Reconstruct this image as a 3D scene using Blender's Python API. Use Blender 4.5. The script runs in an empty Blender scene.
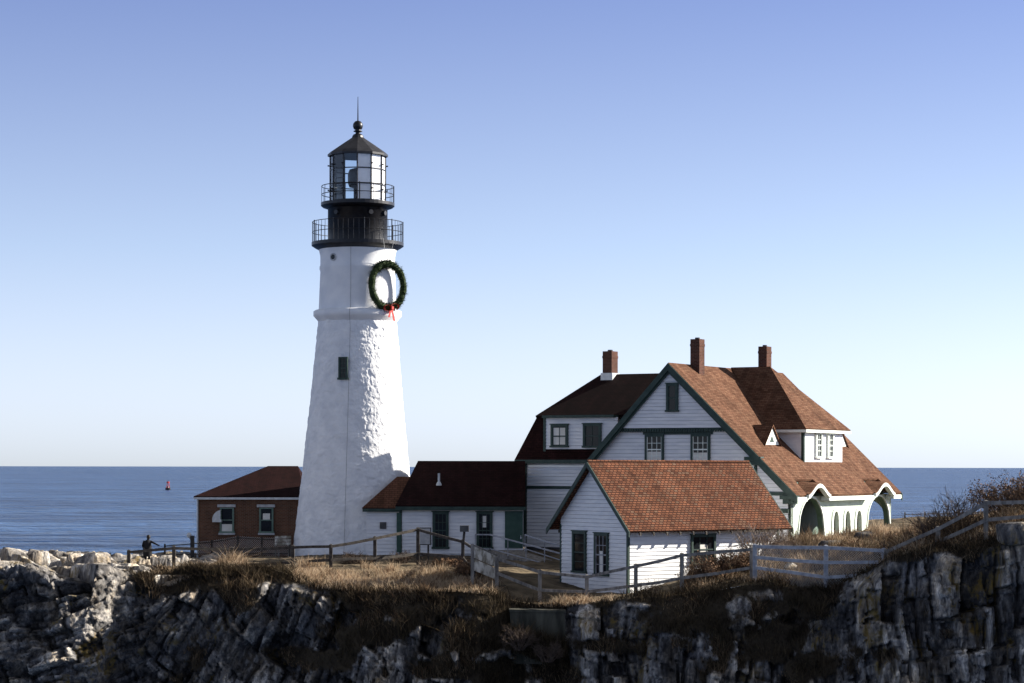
import bpy, bmesh, math, random
import numpy as np
from mathutils import Vector, Matrix

random.seed(7); rng = np.random.default_rng(7)
S = bpy.context.scene
COL = S.collection
R = math.radians

# ------------------------------------------------------------------ camera
F, CX, CY, CZ = 2300.0, 512.0, 466.7, 15.0
cam = bpy.data.cameras.new('camera'); co = bpy.data.objects.new('camera', cam); COL.objects.link(co)
co.location = (0, 0, CZ); co.rotation_euler = (R(90), R(-0.10), 0)
cam.sensor_width = 36; cam.lens = 36 * F / 1024; cam.shift_y = (CY - 341.5) / 1024
cam.clip_start = 1; cam.clip_end = 120000
S.camera = co

# ------------------------------------------------------------------ sky and sun
SUN_A, SUN_E = R(104), R(24.5)          # angle right of "towards the camera", elevation
sunv = Vector((math.sin(SUN_A) * math.cos(SUN_E), -math.cos(SUN_A) * math.cos(SUN_E), math.sin(SUN_E)))
W = bpy.data.worlds.new('World'); S.world = W; W.use_nodes = True
nt = W.node_tree; nt.nodes.clear()
out = nt.nodes.new('ShaderNodeOutputWorld'); bg = nt.nodes.new('ShaderNodeBackground')
sky = nt.nodes.new('ShaderNodeTexSky'); sky.sky_type = 'NISHITA'; sky.sun_disc = False
sky.sun_elevation = SUN_E; sky.sun_rotation = math.atan2(sunv.x, sunv.y)
sky.altitude = 0; sky.air_density = 1.0; sky.dust_density = 0.35; sky.ozone_density = 3.0
# clear winter air: the sky's own brightness, tinted from near-white haze on the horizon to periwinkle, paled again overhead to add fill light
bw = nt.nodes.new('ShaderNodeRGBToBW'); nt.links.new(sky.outputs[0], bw.inputs[0])
tcw = nt.nodes.new('ShaderNodeTexCoord'); sxw = nt.nodes.new('ShaderNodeSeparateXYZ'); nt.links.new(tcw.outputs['Generated'], sxw.inputs[0])
rw = nt.nodes.new('ShaderNodeValToRGB'); e = rw.color_ramp.elements
e[1].position = .7; e[1].color = (.82, .86, .98, 1); e[0].color = (.77, .83, .90, 1)
for p_, c_ in ((.03, (.70, .79, .92)), (.094, (.54, .70, .98)), (.20, (.365, .515, 1.0)), (.32, (.50, .62, 1.0)), (.48, (.76, .82, 1.0))):
    q = e.new(p_); q.color = (*c_, 1)
mw = nt.nodes.new('ShaderNodeMix'); mw.data_type = 'RGBA'; mw.blend_type = 'MULTIPLY'; mw.inputs[0].default_value = 1
nt.links.new(sxw.outputs[2], rw.inputs[0]); nt.links.new(bw.outputs[0], mw.inputs[6]); nt.links.new(rw.outputs[0], mw.inputs[7])
nt.links.new(mw.outputs[2], bg.inputs[0]); nt.links.new(bg.outputs[0], out.inputs[0])
bg.inputs[1].default_value = 0.096
sl = bpy.data.lights.new('sun', 'SUN'); so = bpy.data.objects.new('sun', sl); COL.objects.link(so)
sl.energy = 5.0; sl.angle = R(0.5); sl.color = (1.0, 0.93, 0.82)
so.location = (60, 120, 60); so.rotation_euler = (-sunv).to_track_quat('-Z', 'Y').to_euler()
S.view_settings.view_transform = 'Standard'; S.view_settings.look = 'None'
S.view_settings.exposure = 1.25; S.view_settings.gamma = 1.0
S.cycles.max_bounces = 6; S.cycles.transparent_max_bounces = 12

# ------------------------------------------------------------------ helpers
def at(px, py, Y): return Vector(((px - CX) * Y / F, Y, CZ - (py - CY) * Y / F))
def tag(o, label=None, cat=None, group=None, kind=None):
    if label: o['label'] = label
    if cat: o['category'] = cat
    if group: o['group'] = group
    if kind: o['kind'] = kind
    return o
def empty(name, loc, rz=0, label=None, cat=None, group=None):
    o = bpy.data.objects.new(name, None); COL.objects.link(o)
    o.location = loc; o.rotation_euler = (0, 0, rz); o.empty_display_size = .3
    return tag(o, label, cat, group)
def mesh_obj(name, verts, faces, m=None, parent=None, smooth=False, uv=True, loc=None):
    me = bpy.data.meshes.new(name); me.from_pydata([tuple(v) for v in verts], [], faces); me.update()
    if uv: auto_uv(me)
    if smooth: me.polygons.foreach_set('use_smooth', [True] * len(me.polygons))
    o = bpy.data.objects.new(name, me); COL.objects.link(o)
    if m: me.materials.append(m)
    if parent: o.parent = parent
    if loc is not None: o.location = loc
    return o
def auto_uv(me):
    uvl = me.uv_layers.new(name='UVMap').data
    for p in me.polygons:
        n = p.normal
        if abs(n.z) > .995: a, b = Vector((1, 0, 0)), Vector((0, 1, 0))
        else:
            a = Vector((-n.y, n.x, 0)).normalized(); b = n.cross(a)
        for li in p.loop_indices:
            c = me.vertices[me.loops[li].vertex_index].co
            uvl[li].uv = (c.dot(a), c.dot(b))
class MB:
    def __init__(s): s.v = []; s.f = []
    def poly(s, pts):
        i = len(s.v); s.v += [Vector(p) for p in pts]; s.f.append(list(range(i, i + len(pts))))
    def hexa(s, p):      # p: 4 bottom, 4 top
        i = len(s.v); s.v += [Vector(q) for q in p]
        for f in ((3, 2, 1, 0), (4, 5, 6, 7), (0, 1, 5, 4), (1, 2, 6, 5), (2, 3, 7, 6), (3, 0, 4, 7)): s.f.append([i + k for k in f])
    def box(s, x0, x1, y0, y1, z0, z1):
        s.hexa([(x0, y0, z0), (x1, y0, z0), (x1, y1, z0), (x0, y1, z0), (x0, y0, z1), (x1, y0, z1), (x1, y1, z1), (x0, y1, z1)])
    def obox(s, o, ax, ay, az):
        o, ax, ay, az = map(Vector, (o, ax, ay, az))
        s.hexa([o, o + ax, o + ax + ay, o + ay, o + az, o + ax + az, o + ax + ay + az, o + ay + az])
    def bar(s, a, b, w, h=None, up=(0, 0, 1)):
        a, b = Vector(a), Vector(b); h = h or w; d = (b - a).normalized(); up = Vector(up)
        if abs(d.dot(up)) > .98: up = Vector((0, 1, 0))
        sd = d.cross(up).normalized() * w / 2; u = sd.cross(d).normalized() * h / 2
        s.hexa([a - sd - u, a + sd - u, b + sd - u, b - sd - u, a - sd + u, a + sd + u, b + sd + u, b - sd + u])
    def tube(s, a, b, r0, r1=None, n=6, caps=True):
        a, b = Vector(a), Vector(b); r1 = r0 if r1 is None else r1; d = (b - a).normalized()
        up = Vector((0, 0, 1)) if abs(d.z) < .9 else Vector((1, 0, 0))
        e = d.cross(up).normalized(); f = d.cross(e); i = len(s.v)
        for c, r in ((a, r0), (b, r1)):
            for k in range(n):
                t = 2 * math.pi * k / n; s.v.append(c + e * r * math.cos(t) + f * r * math.sin(t))
        for k in range(n): s.f.append([i + k, i + (k + 1) % n, i + n + (k + 1) % n, i + n + k])
        if caps: s.f.append([i + k for k in range(n)][::-1]); s.f.append([i + n + k for k in range(n)])
    def lathe(s, prof, n=48, c=(0, 0), a0=0, a1=2 * math.pi, ph=0):
        i = len(s.v); full = abs(a1 - a0 - 2 * math.pi) < 1e-6; m = n if full else n + 1
        for r, z in prof:
            for k in range(m):
                t = ph + a0 + (a1 - a0) * k / n; s.v.append(Vector((c[0] + r * math.cos(t), c[1] + r * math.sin(t), z)))
        for j in range(len(prof) - 1):
            for k in range(n):
                k2 = (k + 1) % m; s.f.append([i + j * m + k, i + j * m + k2, i + (j + 1) * m + k2, i + (j + 1) * m + k])
    def slab(s, pts, t, n=None):   # polygon with thickness below
        pts = [Vector(p) for p in pts]
        if n is None: n = (pts[1] - pts[0]).cross(pts[2] - pts[0]).normalized()
        if n.z < 0: pts = pts[::-1]; n = -n
        i = len(s.v); k = len(pts); s.v += pts + [p - n * t for p in pts]
        s.f.append([i + j for j in range(k)]); s.f.append([i + k + j for j in range(k)][::-1])
        for j in range(k): s.f.append([i + j, i + k + j, i + k + (j + 1) % k, i + (j + 1) % k])
    def build(s, name, m, parent=None, smooth=False, loc=None):
        oz = parent['_bz'] if parent is not None and '_bz' in parent else 0
        vs = [(v[0], v[1], v[2] - oz) for v in s.v]
        return mesh_obj(name, vs, s.f, m, parent, smooth, loc=loc)
ROOTS = []
def root(name, x, y, z, rz, label, cat, group=None):
    o = empty(name, (x, y, z), rz, label, cat, group); o['_bz'] = z; ROOTS.append(o); return o
def sub(m, name, mat_, part, root_, smooth=False):   # sub-part of a part (both have identity local transforms)
    o = m.build(name, mat_, root_, smooth); o.parent = part; return o

# ------------------------------------------------------------------ materials
def mat(name, base=(.5, .5, .5), rough=.7, spec=.3, metal=0):
    m = bpy.data.materials.new(name); m.use_nodes = True
    b = m.node_tree.nodes['Principled BSDF']; b.inputs['Base Color'].default_value = (*base, 1)
    b.inputs['Roughness'].default_value = rough; b.inputs['Specular IOR Level'].default_value = spec; b.inputs['Metallic'].default_value = metal
    return m, m.node_tree.nodes, m.node_tree.links, b
def noise_mat(name, c0, c1, scale=3, rough=.75, bump=.0, bscale=None, detail=6, stretch=(1, 1, 1), spec=.25, lo=.35, hi=.65):
    m, N, L, b = mat(name, c0, rough, spec)
    tc = N.new('ShaderNodeTexCoord'); mp = N.new('ShaderNodeMapping'); mp.inputs['Scale'].default_value = stretch
    L.new(tc.outputs['Object'], mp.inputs[0])
    n = N.new('ShaderNodeTexNoise'); n.inputs['Scale'].default_value = scale; n.inputs['Detail'].default_value = detail
    L.new(mp.outputs[0], n.inputs['Vector'])
    r = N.new('ShaderNodeValToRGB'); r.color_ramp.elements[0].position = lo; r.color_ramp.elements[1].position = hi
    r.color_ramp.elements[0].color = (*c0, 1); r.color_ramp.elements[1].color = (*c1, 1)
    L.new(n.outputs[0], r.inputs[0]); L.new(r.outputs[0], b.inputs['Base Color'])
    if bump:
        n2 = N.new('ShaderNodeTexNoise'); n2.inputs['Scale'].default_value = bscale or scale * 4; n2.inputs['Detail'].default_value = 5
        L.new(mp.outputs[0], n2.inputs['Vector'])
        bp = N.new('ShaderNodeBump'); bp.inputs['Strength'].default_value = bump; bp.inputs['Distance'].default_value = .05
        L.new(n2.outputs[0], bp.inputs['Height']); L.new(bp.outputs[0], b.inputs['Normal'])
    return m
def shingle_mat(name, cols, bw, bh, mortar_col, msize=.02, bump=.6, nscale=.8, offset=.5, contrast=1.0, scallop=False):
    m, N, L, b = mat(name, cols[0], .9, .05)
    uv = N.new('ShaderNodeUVMap')
    br = N.new('ShaderNodeTexBrick'); br.inputs['Scale'].default_value = 1; br.offset = offset
    br.inputs['Brick Width'].default_value = bw; br.inputs['Row Height'].default_value = bh; br.inputs['Mortar Size'].default_value = msize
    br.inputs['Mortar Smooth'].default_value = .3
    br.inputs['Color1'].default_value = (0, 0, 0, 1); br.inputs['Color2'].default_value = (1, 1, 1, 1); br.inputs['Mortar'].default_value = (.5, .5, .5, 1)
    L.new(uv.outputs[0], br.inputs['Vector'])
    r = N.new('ShaderNodeValToRGB'); e = r.color_ramp.elements; e[0].color = (*cols[0], 1); e[1].color = (*cols[-1], 1)
    for k in range(1, len(cols) - 1):
        q = e.new(k / (len(cols) - 1)); q.color = (*cols[k], 1)
    sep = N.new('ShaderNodeSeparateColor'); L.new(br.outputs['Color'], sep.inputs[0]); L.new(sep.outputs[0], r.inputs[0])
    n = N.new('ShaderNodeTexNoise'); n.inputs['Scale'].default_value = nscale; n.inputs['Detail'].default_value = 7; L.new(uv.outputs[0], n.inputs['Vector'])
    mr = N.new('ShaderNodeMapRange'); mr.inputs[1].default_value = .3; mr.inputs[2].default_value = .7; mr.inputs[3].default_value = .72; mr.inputs[4].default_value = 1.2
    L.new(n.outputs[0], mr.inputs[0])
    ms = N.new('ShaderNodeMapping'); ms.inputs['Scale'].default_value = (1.6, .16, 1); L.new(uv.outputs[0], ms.inputs[0])
    n3 = N.new('ShaderNodeTexNoise'); n3.inputs['Scale'].default_value = 1.4; n3.inputs['Detail'].default_value = 6; L.new(ms.outputs[0], n3.inputs['Vector'])
    m3 = N.new('ShaderNodeMapRange'); m3.inputs[1].default_value = .35; m3.inputs[2].default_value = .65; m3.inputs[3].default_value = .78; m3.inputs[4].default_value = 1.15; L.new(n3.outputs[0], m3.inputs[0])
    mq = N.new('ShaderNodeMix'); mq.data_type = 'RGBA'; mq.blend_type = 'MULTIPLY'; mq.inputs[0].default_value = 1; L.new(r.outputs[0], mq.inputs[6]); L.new(m3.outputs[0], mq.inputs[7])
    mx = N.new('ShaderNodeMix'); mx.data_type = 'RGBA'; mx.blend_type = 'MULTIPLY'; mx.inputs[0].default_value = 1
    L.new(mq.outputs[2], mx.inputs[6]); L.new(mr.outputs[0], mx.inputs[7])
    mm = N.new('ShaderNodeMix'); mm.data_type = 'RGBA'; L.new(br.outputs['Fac'], mm.inputs[0]); L.new(mx.outputs[2], mm.inputs[6]); mm.inputs[7].default_value = (*mortar_col, 1)
    L.new(mm.outputs[2], b.inputs['Base Color'])
    # each course laps the one below: saw-tooth height across the row
    sx = N.new('ShaderNodeSeparateXYZ'); L.new(uv.outputs[0], sx.inputs[0])
    dv = N.new('ShaderNodeMath'); dv.operation = 'DIVIDE'; dv.inputs[1].default_value = bh; L.new(sx.outputs[1], dv.inputs[0])
    fr = N.new('ShaderNodeMath'); fr.operation = 'FRACT'; L.new(dv.outputs[0], fr.inputs[0])
    h = N.new('ShaderNodeMath'); h.operation = 'MULTIPLY_ADD'; h.inputs[1].default_value = -1; h.inputs[2].default_value = 1; L.new(fr.outputs[0], h.inputs[0])
    sb = N.new('ShaderNodeMath'); sb.operation = 'SUBTRACT'; L.new(h.outputs[0], sb.inputs[0]); L.new(br.outputs['Fac'], sb.inputs[1])
    bp = N.new('ShaderNodeBump'); bp.inputs['Strength'].default_value = bump; bp.inputs['Distance'].default_value = .05
    L.new(sb.outputs[0], bp.inputs['Height']); L.new(bp.outputs[0], b.inputs['Normal'])
    return m
M = {}
M['paint'] = noise_mat('white_clapboard_paint', (.70, .71, .73), (.82, .82, .82), 1.2, .6, .15, 14, stretch=(1, 1, 5))
M['tower'] = noise_mat('whitewashed_rubble', (.70, .71, .73), (.84, .84, .84), 1.5, .75, .9, 6)
M['towersm'] = noise_mat('whitewashed_brick', (.72, .73, .75), (.83, .83, .83), 1.2, .7, .12, 8)
M['trim'] = noise_mat('green_trim_paint', (.022, .044, .037), (.04, .066, .055), 3, .5, .05)
M['door'] = noise_mat('green_door_paint', (.03, .07, .055), (.045, .09, .07), 3, .45, .05)
M['ltrim'] = noise_mat('pale_trim_paint', (.72, .78, .72), (.82, .86, .80), 3, .55)
M['porchwall'] = noise_mat('pale_green_porch_paint', (.46, .53, .45), (.56, .62, .54), 2, .65)
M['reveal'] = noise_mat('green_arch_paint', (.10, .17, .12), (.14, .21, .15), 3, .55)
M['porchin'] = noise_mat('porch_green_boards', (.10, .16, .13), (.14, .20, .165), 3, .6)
M['black'] = noise_mat('black_iron_paint', (.006, .006, .008), (.014, .014, .017), 3, .4, .05, spec=.35)
M['blackroof'] = noise_mat('dark_lantern_roof', (.012, .012, .015), (.026, .026, .03), 3, .45, .05, spec=.35)
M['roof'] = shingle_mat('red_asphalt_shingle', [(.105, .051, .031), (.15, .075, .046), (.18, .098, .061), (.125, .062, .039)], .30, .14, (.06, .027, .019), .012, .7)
M['tile'] = shingle_mat('red_patterned_shingle', [(.085, .037, .023), (.20, .084, .047), (.155, .066, .038), (.155, .094, .063)], .27, .17, (.045, .02, .015), .03, 1.0)
M['shaded_roof'] = shingle_mat('shade_darkened_red_shingle', [(.014, .0055, .0055), (.022, .008, .008), (.018, .0065, .006)], .30, .15, (.007, .004, .004), .012, .7)  # darkened copy of the red shingle: the roofs' shade is put into the colour
M['brownroof'] = shingle_mat('brown_red_shingle', [(.10, .046, .028), (.14, .065, .04), (.12, .055, .034)], .32, .17, (.03, .012, .008), .012, .7)
M['brick'] = shingle_mat('brown_brick', [(.10, .046, .028), (.15, .07, .042), (.125, .056, .034)], .24, .085, (.14, .11, .085), .012, .3)
M['chim'] = shingle_mat('red_chimney_brick', [(.06, .024, .017), (.10, .042, .03), (.075, .032, .024)], .24, .085, (.11, .085, .07), .012, .3)
M['stone'] = noise_mat('pale_cut_stone', (.34, .35, .36), (.5, .5, .5), 4, .8, .2)
M['concrete'] = noise_mat('weathered_concrete', (.022, .022, .017), (.11, .105, .08), 1.3, .9, .6, 10, stretch=(1.6, 1, .35), detail=9, lo=.3, hi=.7)
M['foundation'] = noise_mat('dark_foundation_stone', (.06, .06, .06), (.12, .12, .12), 2, .9, .5, 5)
M['wood'] = noise_mat('grey_weathered_wood', (.12, .11, .10), (.27, .25, .225), 5, .85, .25, 16, stretch=(1, 1, .3))
M['wooddark'] = noise_mat('dark_weathered_wood', (.035, .03, .027), (.085, .075, .065), 5, .85, .25, 16)
M['greyrail'] = noise_mat('pale_grey_rail_paint', (.24, .25, .28), (.38, .39, .42), 4, .6, .1, 14)
M['wire'] = mat('galvanised_wire', (.5, .5, .48), .5, .4, .2)[0]
M['metal'] = noise_mat('dull_galvanised_steel', (.45, .47, .48), (.6, .62, .63), 4, .35, 0, spec=.5)
M['glass'] = mat('dark_window_glass', (.012, .014, .017), .06, .16)[0]
M['blind'] = noise_mat('cream_window_blind', (.62, .60, .54), (.72, .70, .65), 2, .8)
M['glow'] = noise_mat('curtained_lantern_glass', (.78, .78, .78), (.86, .86, .86), 2, .12, spec=.5)
M['red'] = noise_mat('red_paint', (.42, .025, .02), (.55, .04, .03), 4, .5)
M['needles'] = noise_mat('dark_evergreen_needles', (.012, .028, .010), (.05, .075, .022), 9, .8, 0, lo=.3, hi=.75)
M['coat'] = noise_mat('black_coat', (.008, .008, .01), (.016, .016, .02), 6, .85)
M['jeans'] = noise_mat('grey_trousers', (.05, .05, .06), (.08, .08, .09), 6, .85)
M['skin'] = mat('skin', (.42, .23, .16), .6)[0]
M['hair'] = mat('dark_hair', (.015, .011, .008), .6)[0]
# clear glass for the lantern
m, N, L, b = mat('lantern_glass', (.9, .95, .97), .02)
tr = N.new('ShaderNodeBsdfTransparent'); tr.inputs[0].default_value = (.86, .92, .95, 1); gl = N.new('ShaderNodeBsdfGlossy'); gl.inputs['Roughness'].default_value = .03
fz = N.new('ShaderNodeFresnel'); fz.inputs[0].default_value = 1.5; mx = N.new('ShaderNodeMixShader')
L.new(fz.outputs[0], mx.inputs[0]); L.new(tr.outputs[0], mx.inputs[1]); L.new(gl.outputs[0], mx.inputs[2]); L.new(mx.outputs[0], N['Material Output'].inputs[0]); M['lglass'] = m
# shared hue-per-island foliage
def blade_mat(name, cols, rough=.9, tr=.4):
    m, N, L, b = mat(name, cols[0], rough, .1)
    a = N.new('ShaderNodeAttribute'); a.attribute_name = 'tint'
    r = N.new('ShaderNodeValToRGB'); e = r.color_ramp.elements; e[0].color = (*cols[0], 1); e[1].color = (*cols[-1], 1)
    for k in range(1, len(cols) - 1):
        q = e.new(k / (len(cols) - 1)); q.color = (*cols[k], 1)
    L.new(a.outputs['Fac'], r.inputs[0]); L.new(r.outputs[0], b.inputs['Base Color'])
    if tr:
        t = N.new('ShaderNodeBsdfTranslucent'); L.new(r.outputs[0], t.inputs[0]); mx = N.new('ShaderNodeMixShader'); mx.inputs[0].default_value = tr
        L.new(b.outputs[0], mx.inputs[1]); L.new(t.outputs[0], mx.inputs[2]); L.new(mx.outputs[0], N['Material Output'].inputs[0])
    return m
M['grass'] = blade_mat('dry_tan_grass', [(.12, .078, .05), (.39, .285, .185), (.60, .48, .34), (.22, .13, .075)])
M['scrub'] = blade_mat('dark_scrub', [(.018, .014, .010), (.045, .032, .020), (.08, .06, .035), (.03, .024, .017)], tr=.1)
M['brush'] = blade_mat('brown_brush', [(.06, .04, .026), (.15, .105, .062), (.25, .185, .115), (.11, .062, .036)], tr=.15)
M['twig'] = noise_mat('bare_twig_bark', (.05, .034, .026), (.11, .08, .06), 6, .9)
M['twigpale'] = noise_mat('pale_twig_bark', (.16, .12, .10), (.30, .24, .19), 6, .9)

# ================================================================== GROUND, CLIFF, SEA
# edge of the headland as seen across the cove (turned from picture to metres once)
EDGE = [(-420, 600, 118), (-160, 575, 120), (0, 572, 119), (60, 570, 118.5), (100, 569, 119), (130, 574, 121), (200, 574, 121), (285, 578, 121), (330, 588, 118.5),
        (400, 592, 118), (480, 592, 117), (520, 603, 117.2), (560, 606, 116), (610, 600, 114), (660, 596, 113), (700, 594, 112.5), (750, 584, 112), (830, 588, 110.5), (870, 570, 109),
        (890, 556, 108), (925, 552, 107), (985, 548, 106), (1010, 540, 105.5), (1060, 530, 104), (1150, 520, 103), (1500, 515, 102)]
E3 = np.array([tuple(at(*e)) for e in EDGE])
def edge(x): return np.interp(x, E3[:, 0], E3[:, 1]), np.interp(x, E3[:, 0], E3[:, 2])
CTRL = [(-160, 560, 128), (0, 557, 124), (40, 556, 125), (70, 562, 124), (90, 565, 126), (110, 559, 131), (150, 556, 140), (190, 555, 145), (150, 562, 129), (172, 570, 125.5),
        (230, 559, 138), (290, 557, 135), (290, 566, 127), (253, 564, 129), (355, 556, 133), (331, 567, 125.5), (375, 567, 127), (420, 563, 129), (470, 563, 130), (395, 581, 122), (450, 581, 122),
        (540, 553, 134), (500, 575, 123), (540, 601, 119.2), (587, 600, 117.5), (561, 580, 125.5), (628, 590, 122), (636, 597, 116), (682, 591, 114.5), (752, 578, 113.3),
        (790, 548, 127), (826, 586, 111.2), (790, 560, 117), (760, 560, 119), (735, 566, 118), (826, 556, 117), (800, 545, 120), (850, 536, 119.5), (880, 533, 119.5), (930, 537, 116), (905, 545, 112),
        (965, 531, 112), (985, 525, 109), (1024, 517, 108), (1060, 511, 109), (1150, 495, 110), (1024, 509, 116), (985, 518, 118),
        (880, 528, 136), (905, 517, 150), (960, 516, 150), (1100, 512, 150), (700, 548, 133), (620, 550, 136), (800, 528, 150), (500, 550, 150), (300, 556, 150), (150, 560, 152), (0, 575, 150), (-160, 590, 150)]
C3 = np.vstack([np.array([tuple(at(c[0], c[1], c[2] * (1.04 if c[2] >= 129.5 else 1))) for c in CTRL]), E3])
def rbf_fit(P, lam=.6):
    n = len(P); d = np.hypot(P[:, None, 0] - P[None, :, 0], P[:, None, 1] - P[None, :, 1])
    K = np.where(d > 0, d * d * np.log(d + 1e-9), 0) + lam * np.eye(n); A = np.c_[np.ones(n), P[:, :2]]
    Mx = np.block([[K, A], [A.T, np.zeros((3, 3))]]); return np.linalg.solve(Mx, np.r_[P[:, 2], 0, 0, 0])
RW = rbf_fit(C3)
def ground(x, y):
    x = np.asarray(x, float); y = np.asarray(y, float); sh = x.shape; x = x.ravel(); y = y.ravel(); o = np.empty(len(x))
    for i in range(0, len(x), 20000):
        a, b_ = x[i:i + 20000], y[i:i + 20000]; d = np.hypot(a[:, None] - C3[None, :, 0], b_[:, None] - C3[None, :, 1])
        o[i:i + 20000] = np.where(d > 0, d * d * np.log(d + 1e-9), 0) @ RW[:-3] + RW[-3] + RW[-2] * a + RW[-1] * b_
    return o.reshape(sh)
def gz(x, y): return float(ground(np.array([x]), np.array([y]))[0])

def hsh(*k):
    v = np.zeros(np.broadcast(*k).shape)
    for i, q in enumerate(k): v = v + np.asarray(q) * (12.9898 + 65.233 * i)
    return np.modf(np.abs(np.sin(v) * 43758.5453))[0]
def vnoise(x, y, s=0):
    xi, yi = np.floor(x), np.floor(y); fx, fy = x - xi, y - yi; fx = fx * fx * (3 - 2 * fx); fy = fy * fy * (3 - 2 * fy)
    h = lambda a, b_: hsh(a, b_, np.full_like(a, s + .5))
    return (h(xi, yi) * (1 - fx) + h(xi + 1, yi) * fx) * (1 - fy) + (h(xi, yi + 1) * (1 - fx) + h(xi + 1, yi + 1) * fx) * fy
def fbm(x, y, s=0, o=4): return sum(vnoise(x * 2 ** k, y * 2 ** k, s + k * 7) * .5 ** k for k in range(o)) / 1.9
def fracture(a, b_, wmin, wmax, elong, s, tilt=.5, p_merge=.25):
    """recursive splitting into slabs of very uneven size: level + facet tilt, and distance to the nearest joint"""
    r_ = np.random.default_rng(s); sh = a.shape; a = a.ravel(); b_ = b_.ravel(); H = np.zeros(len(a)); E = np.full(len(a), 9.)
    st = [(np.arange(len(a)), a.min() - .1, a.max() + .1, b_.min() - .1, b_.max() + .1)]
    while st:
        ix, a0, a1, b0, b1 = st.pop()
        if len(ix) == 0: continue
        w, h = a1 - a0, b1 - b0; lim = r_.uniform(wmin, wmax)
        if w <= lim and h <= lim * elong * r_.uniform(.7, 1.4):
            u, v = (a[ix] - (a0 + a1) / 2) / w, (b_[ix] - (b0 + b1) / 2) / h
            H[ix] = r_.uniform() + tilt * r_.normal() * u + tilt * r_.normal() * v
            E[ix] = np.minimum(np.minimum(a[ix] - a0, a1 - a[ix]), np.minimum(b_[ix] - b0, b1 - b_[ix])); continue
        f = r_.uniform(.3, .7)
        if w > h / elong:
            c = a0 + w * f; sk = r_.normal() * .05; k = a[ix] + sk * (b_[ix] - (b0 + b1) / 2) < c; st += [(ix[k], a0, c, b0, b1), (ix[~k], c, a1, b0, b1)]
        else:
            c = b0 + h * f; sk = r_.normal() * .18; k = b_[ix] + sk * (a[ix] - (a0 + a1) / 2) < c; st += [(ix[k], a0, a1, b0, c), (ix[~k], a0, a1, c, b1)]
    return H.reshape(sh), np.abs(E).reshape(sh)
# --- plateau
nx, ny = 420, 130
xs = np.linspace(-46, 46, nx); ye, ze = edge(xs)
tt = np.linspace(0, 1, ny) ** 1.5
XX = np.repeat(xs[None, :], ny, 0); YB = np.interp(xs, [-46, -30, -20, 0, 46], [146, 156, 163, 167, 172])
YY = ye[None, :] + (YB - ye)[None, :] * tt[:, None]
ZZ = ground(XX, YY); ZZ += .25 * (fbm(XX * .8, YY * .8, 3) - .5) + .10 * (fbm(XX * 3, YY * 3, 9) - .5)
fall = np.clip((tt[:, None] - .93) / .07, 0, 1); ZZ = ZZ - fall * (ZZ + 2)
verts = np.stack([XX, YY, ZZ], -1).reshape(-1, 3)
def grid_faces(r, c):
    i = np.arange(r - 1)[:, None] * c + np.arange(c - 1)[None, :]; i = i.ravel(); return np.stack([i, i + 1, i + c + 1, i + c], 1)
def np_mesh(name, V, Fc, m, smooth=False, attrs={}):
    me = bpy.data.meshes.new(name); me.vertices.add(len(V)); me.vertices.foreach_set('co', np.asarray(V, np.float32).ravel())
    n = Fc.shape[1]; me.loops.add(Fc.size); me.loops.foreach_set('vertex_index', Fc.astype(np.int32).ravel()); me.polygons.add(len(Fc))
    me.polygons.foreach_set('loop_start', np.arange(len(Fc), dtype=np.int32) * n); me.update(calc_edges=True); me.validate()
    if smooth: me.polygons.foreach_set('use_smooth', [True] * len(me.polygons))
    for k, v in attrs.items():
        a = me.attributes.new(k, 'FLOAT', 'POINT'); a.data.foreach_set('value', np.asarray(v, np.float32).ravel())
    o = bpy.data.objects.new(name, me); COL.objects.link(o); me.materials.append(m); return o

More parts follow.
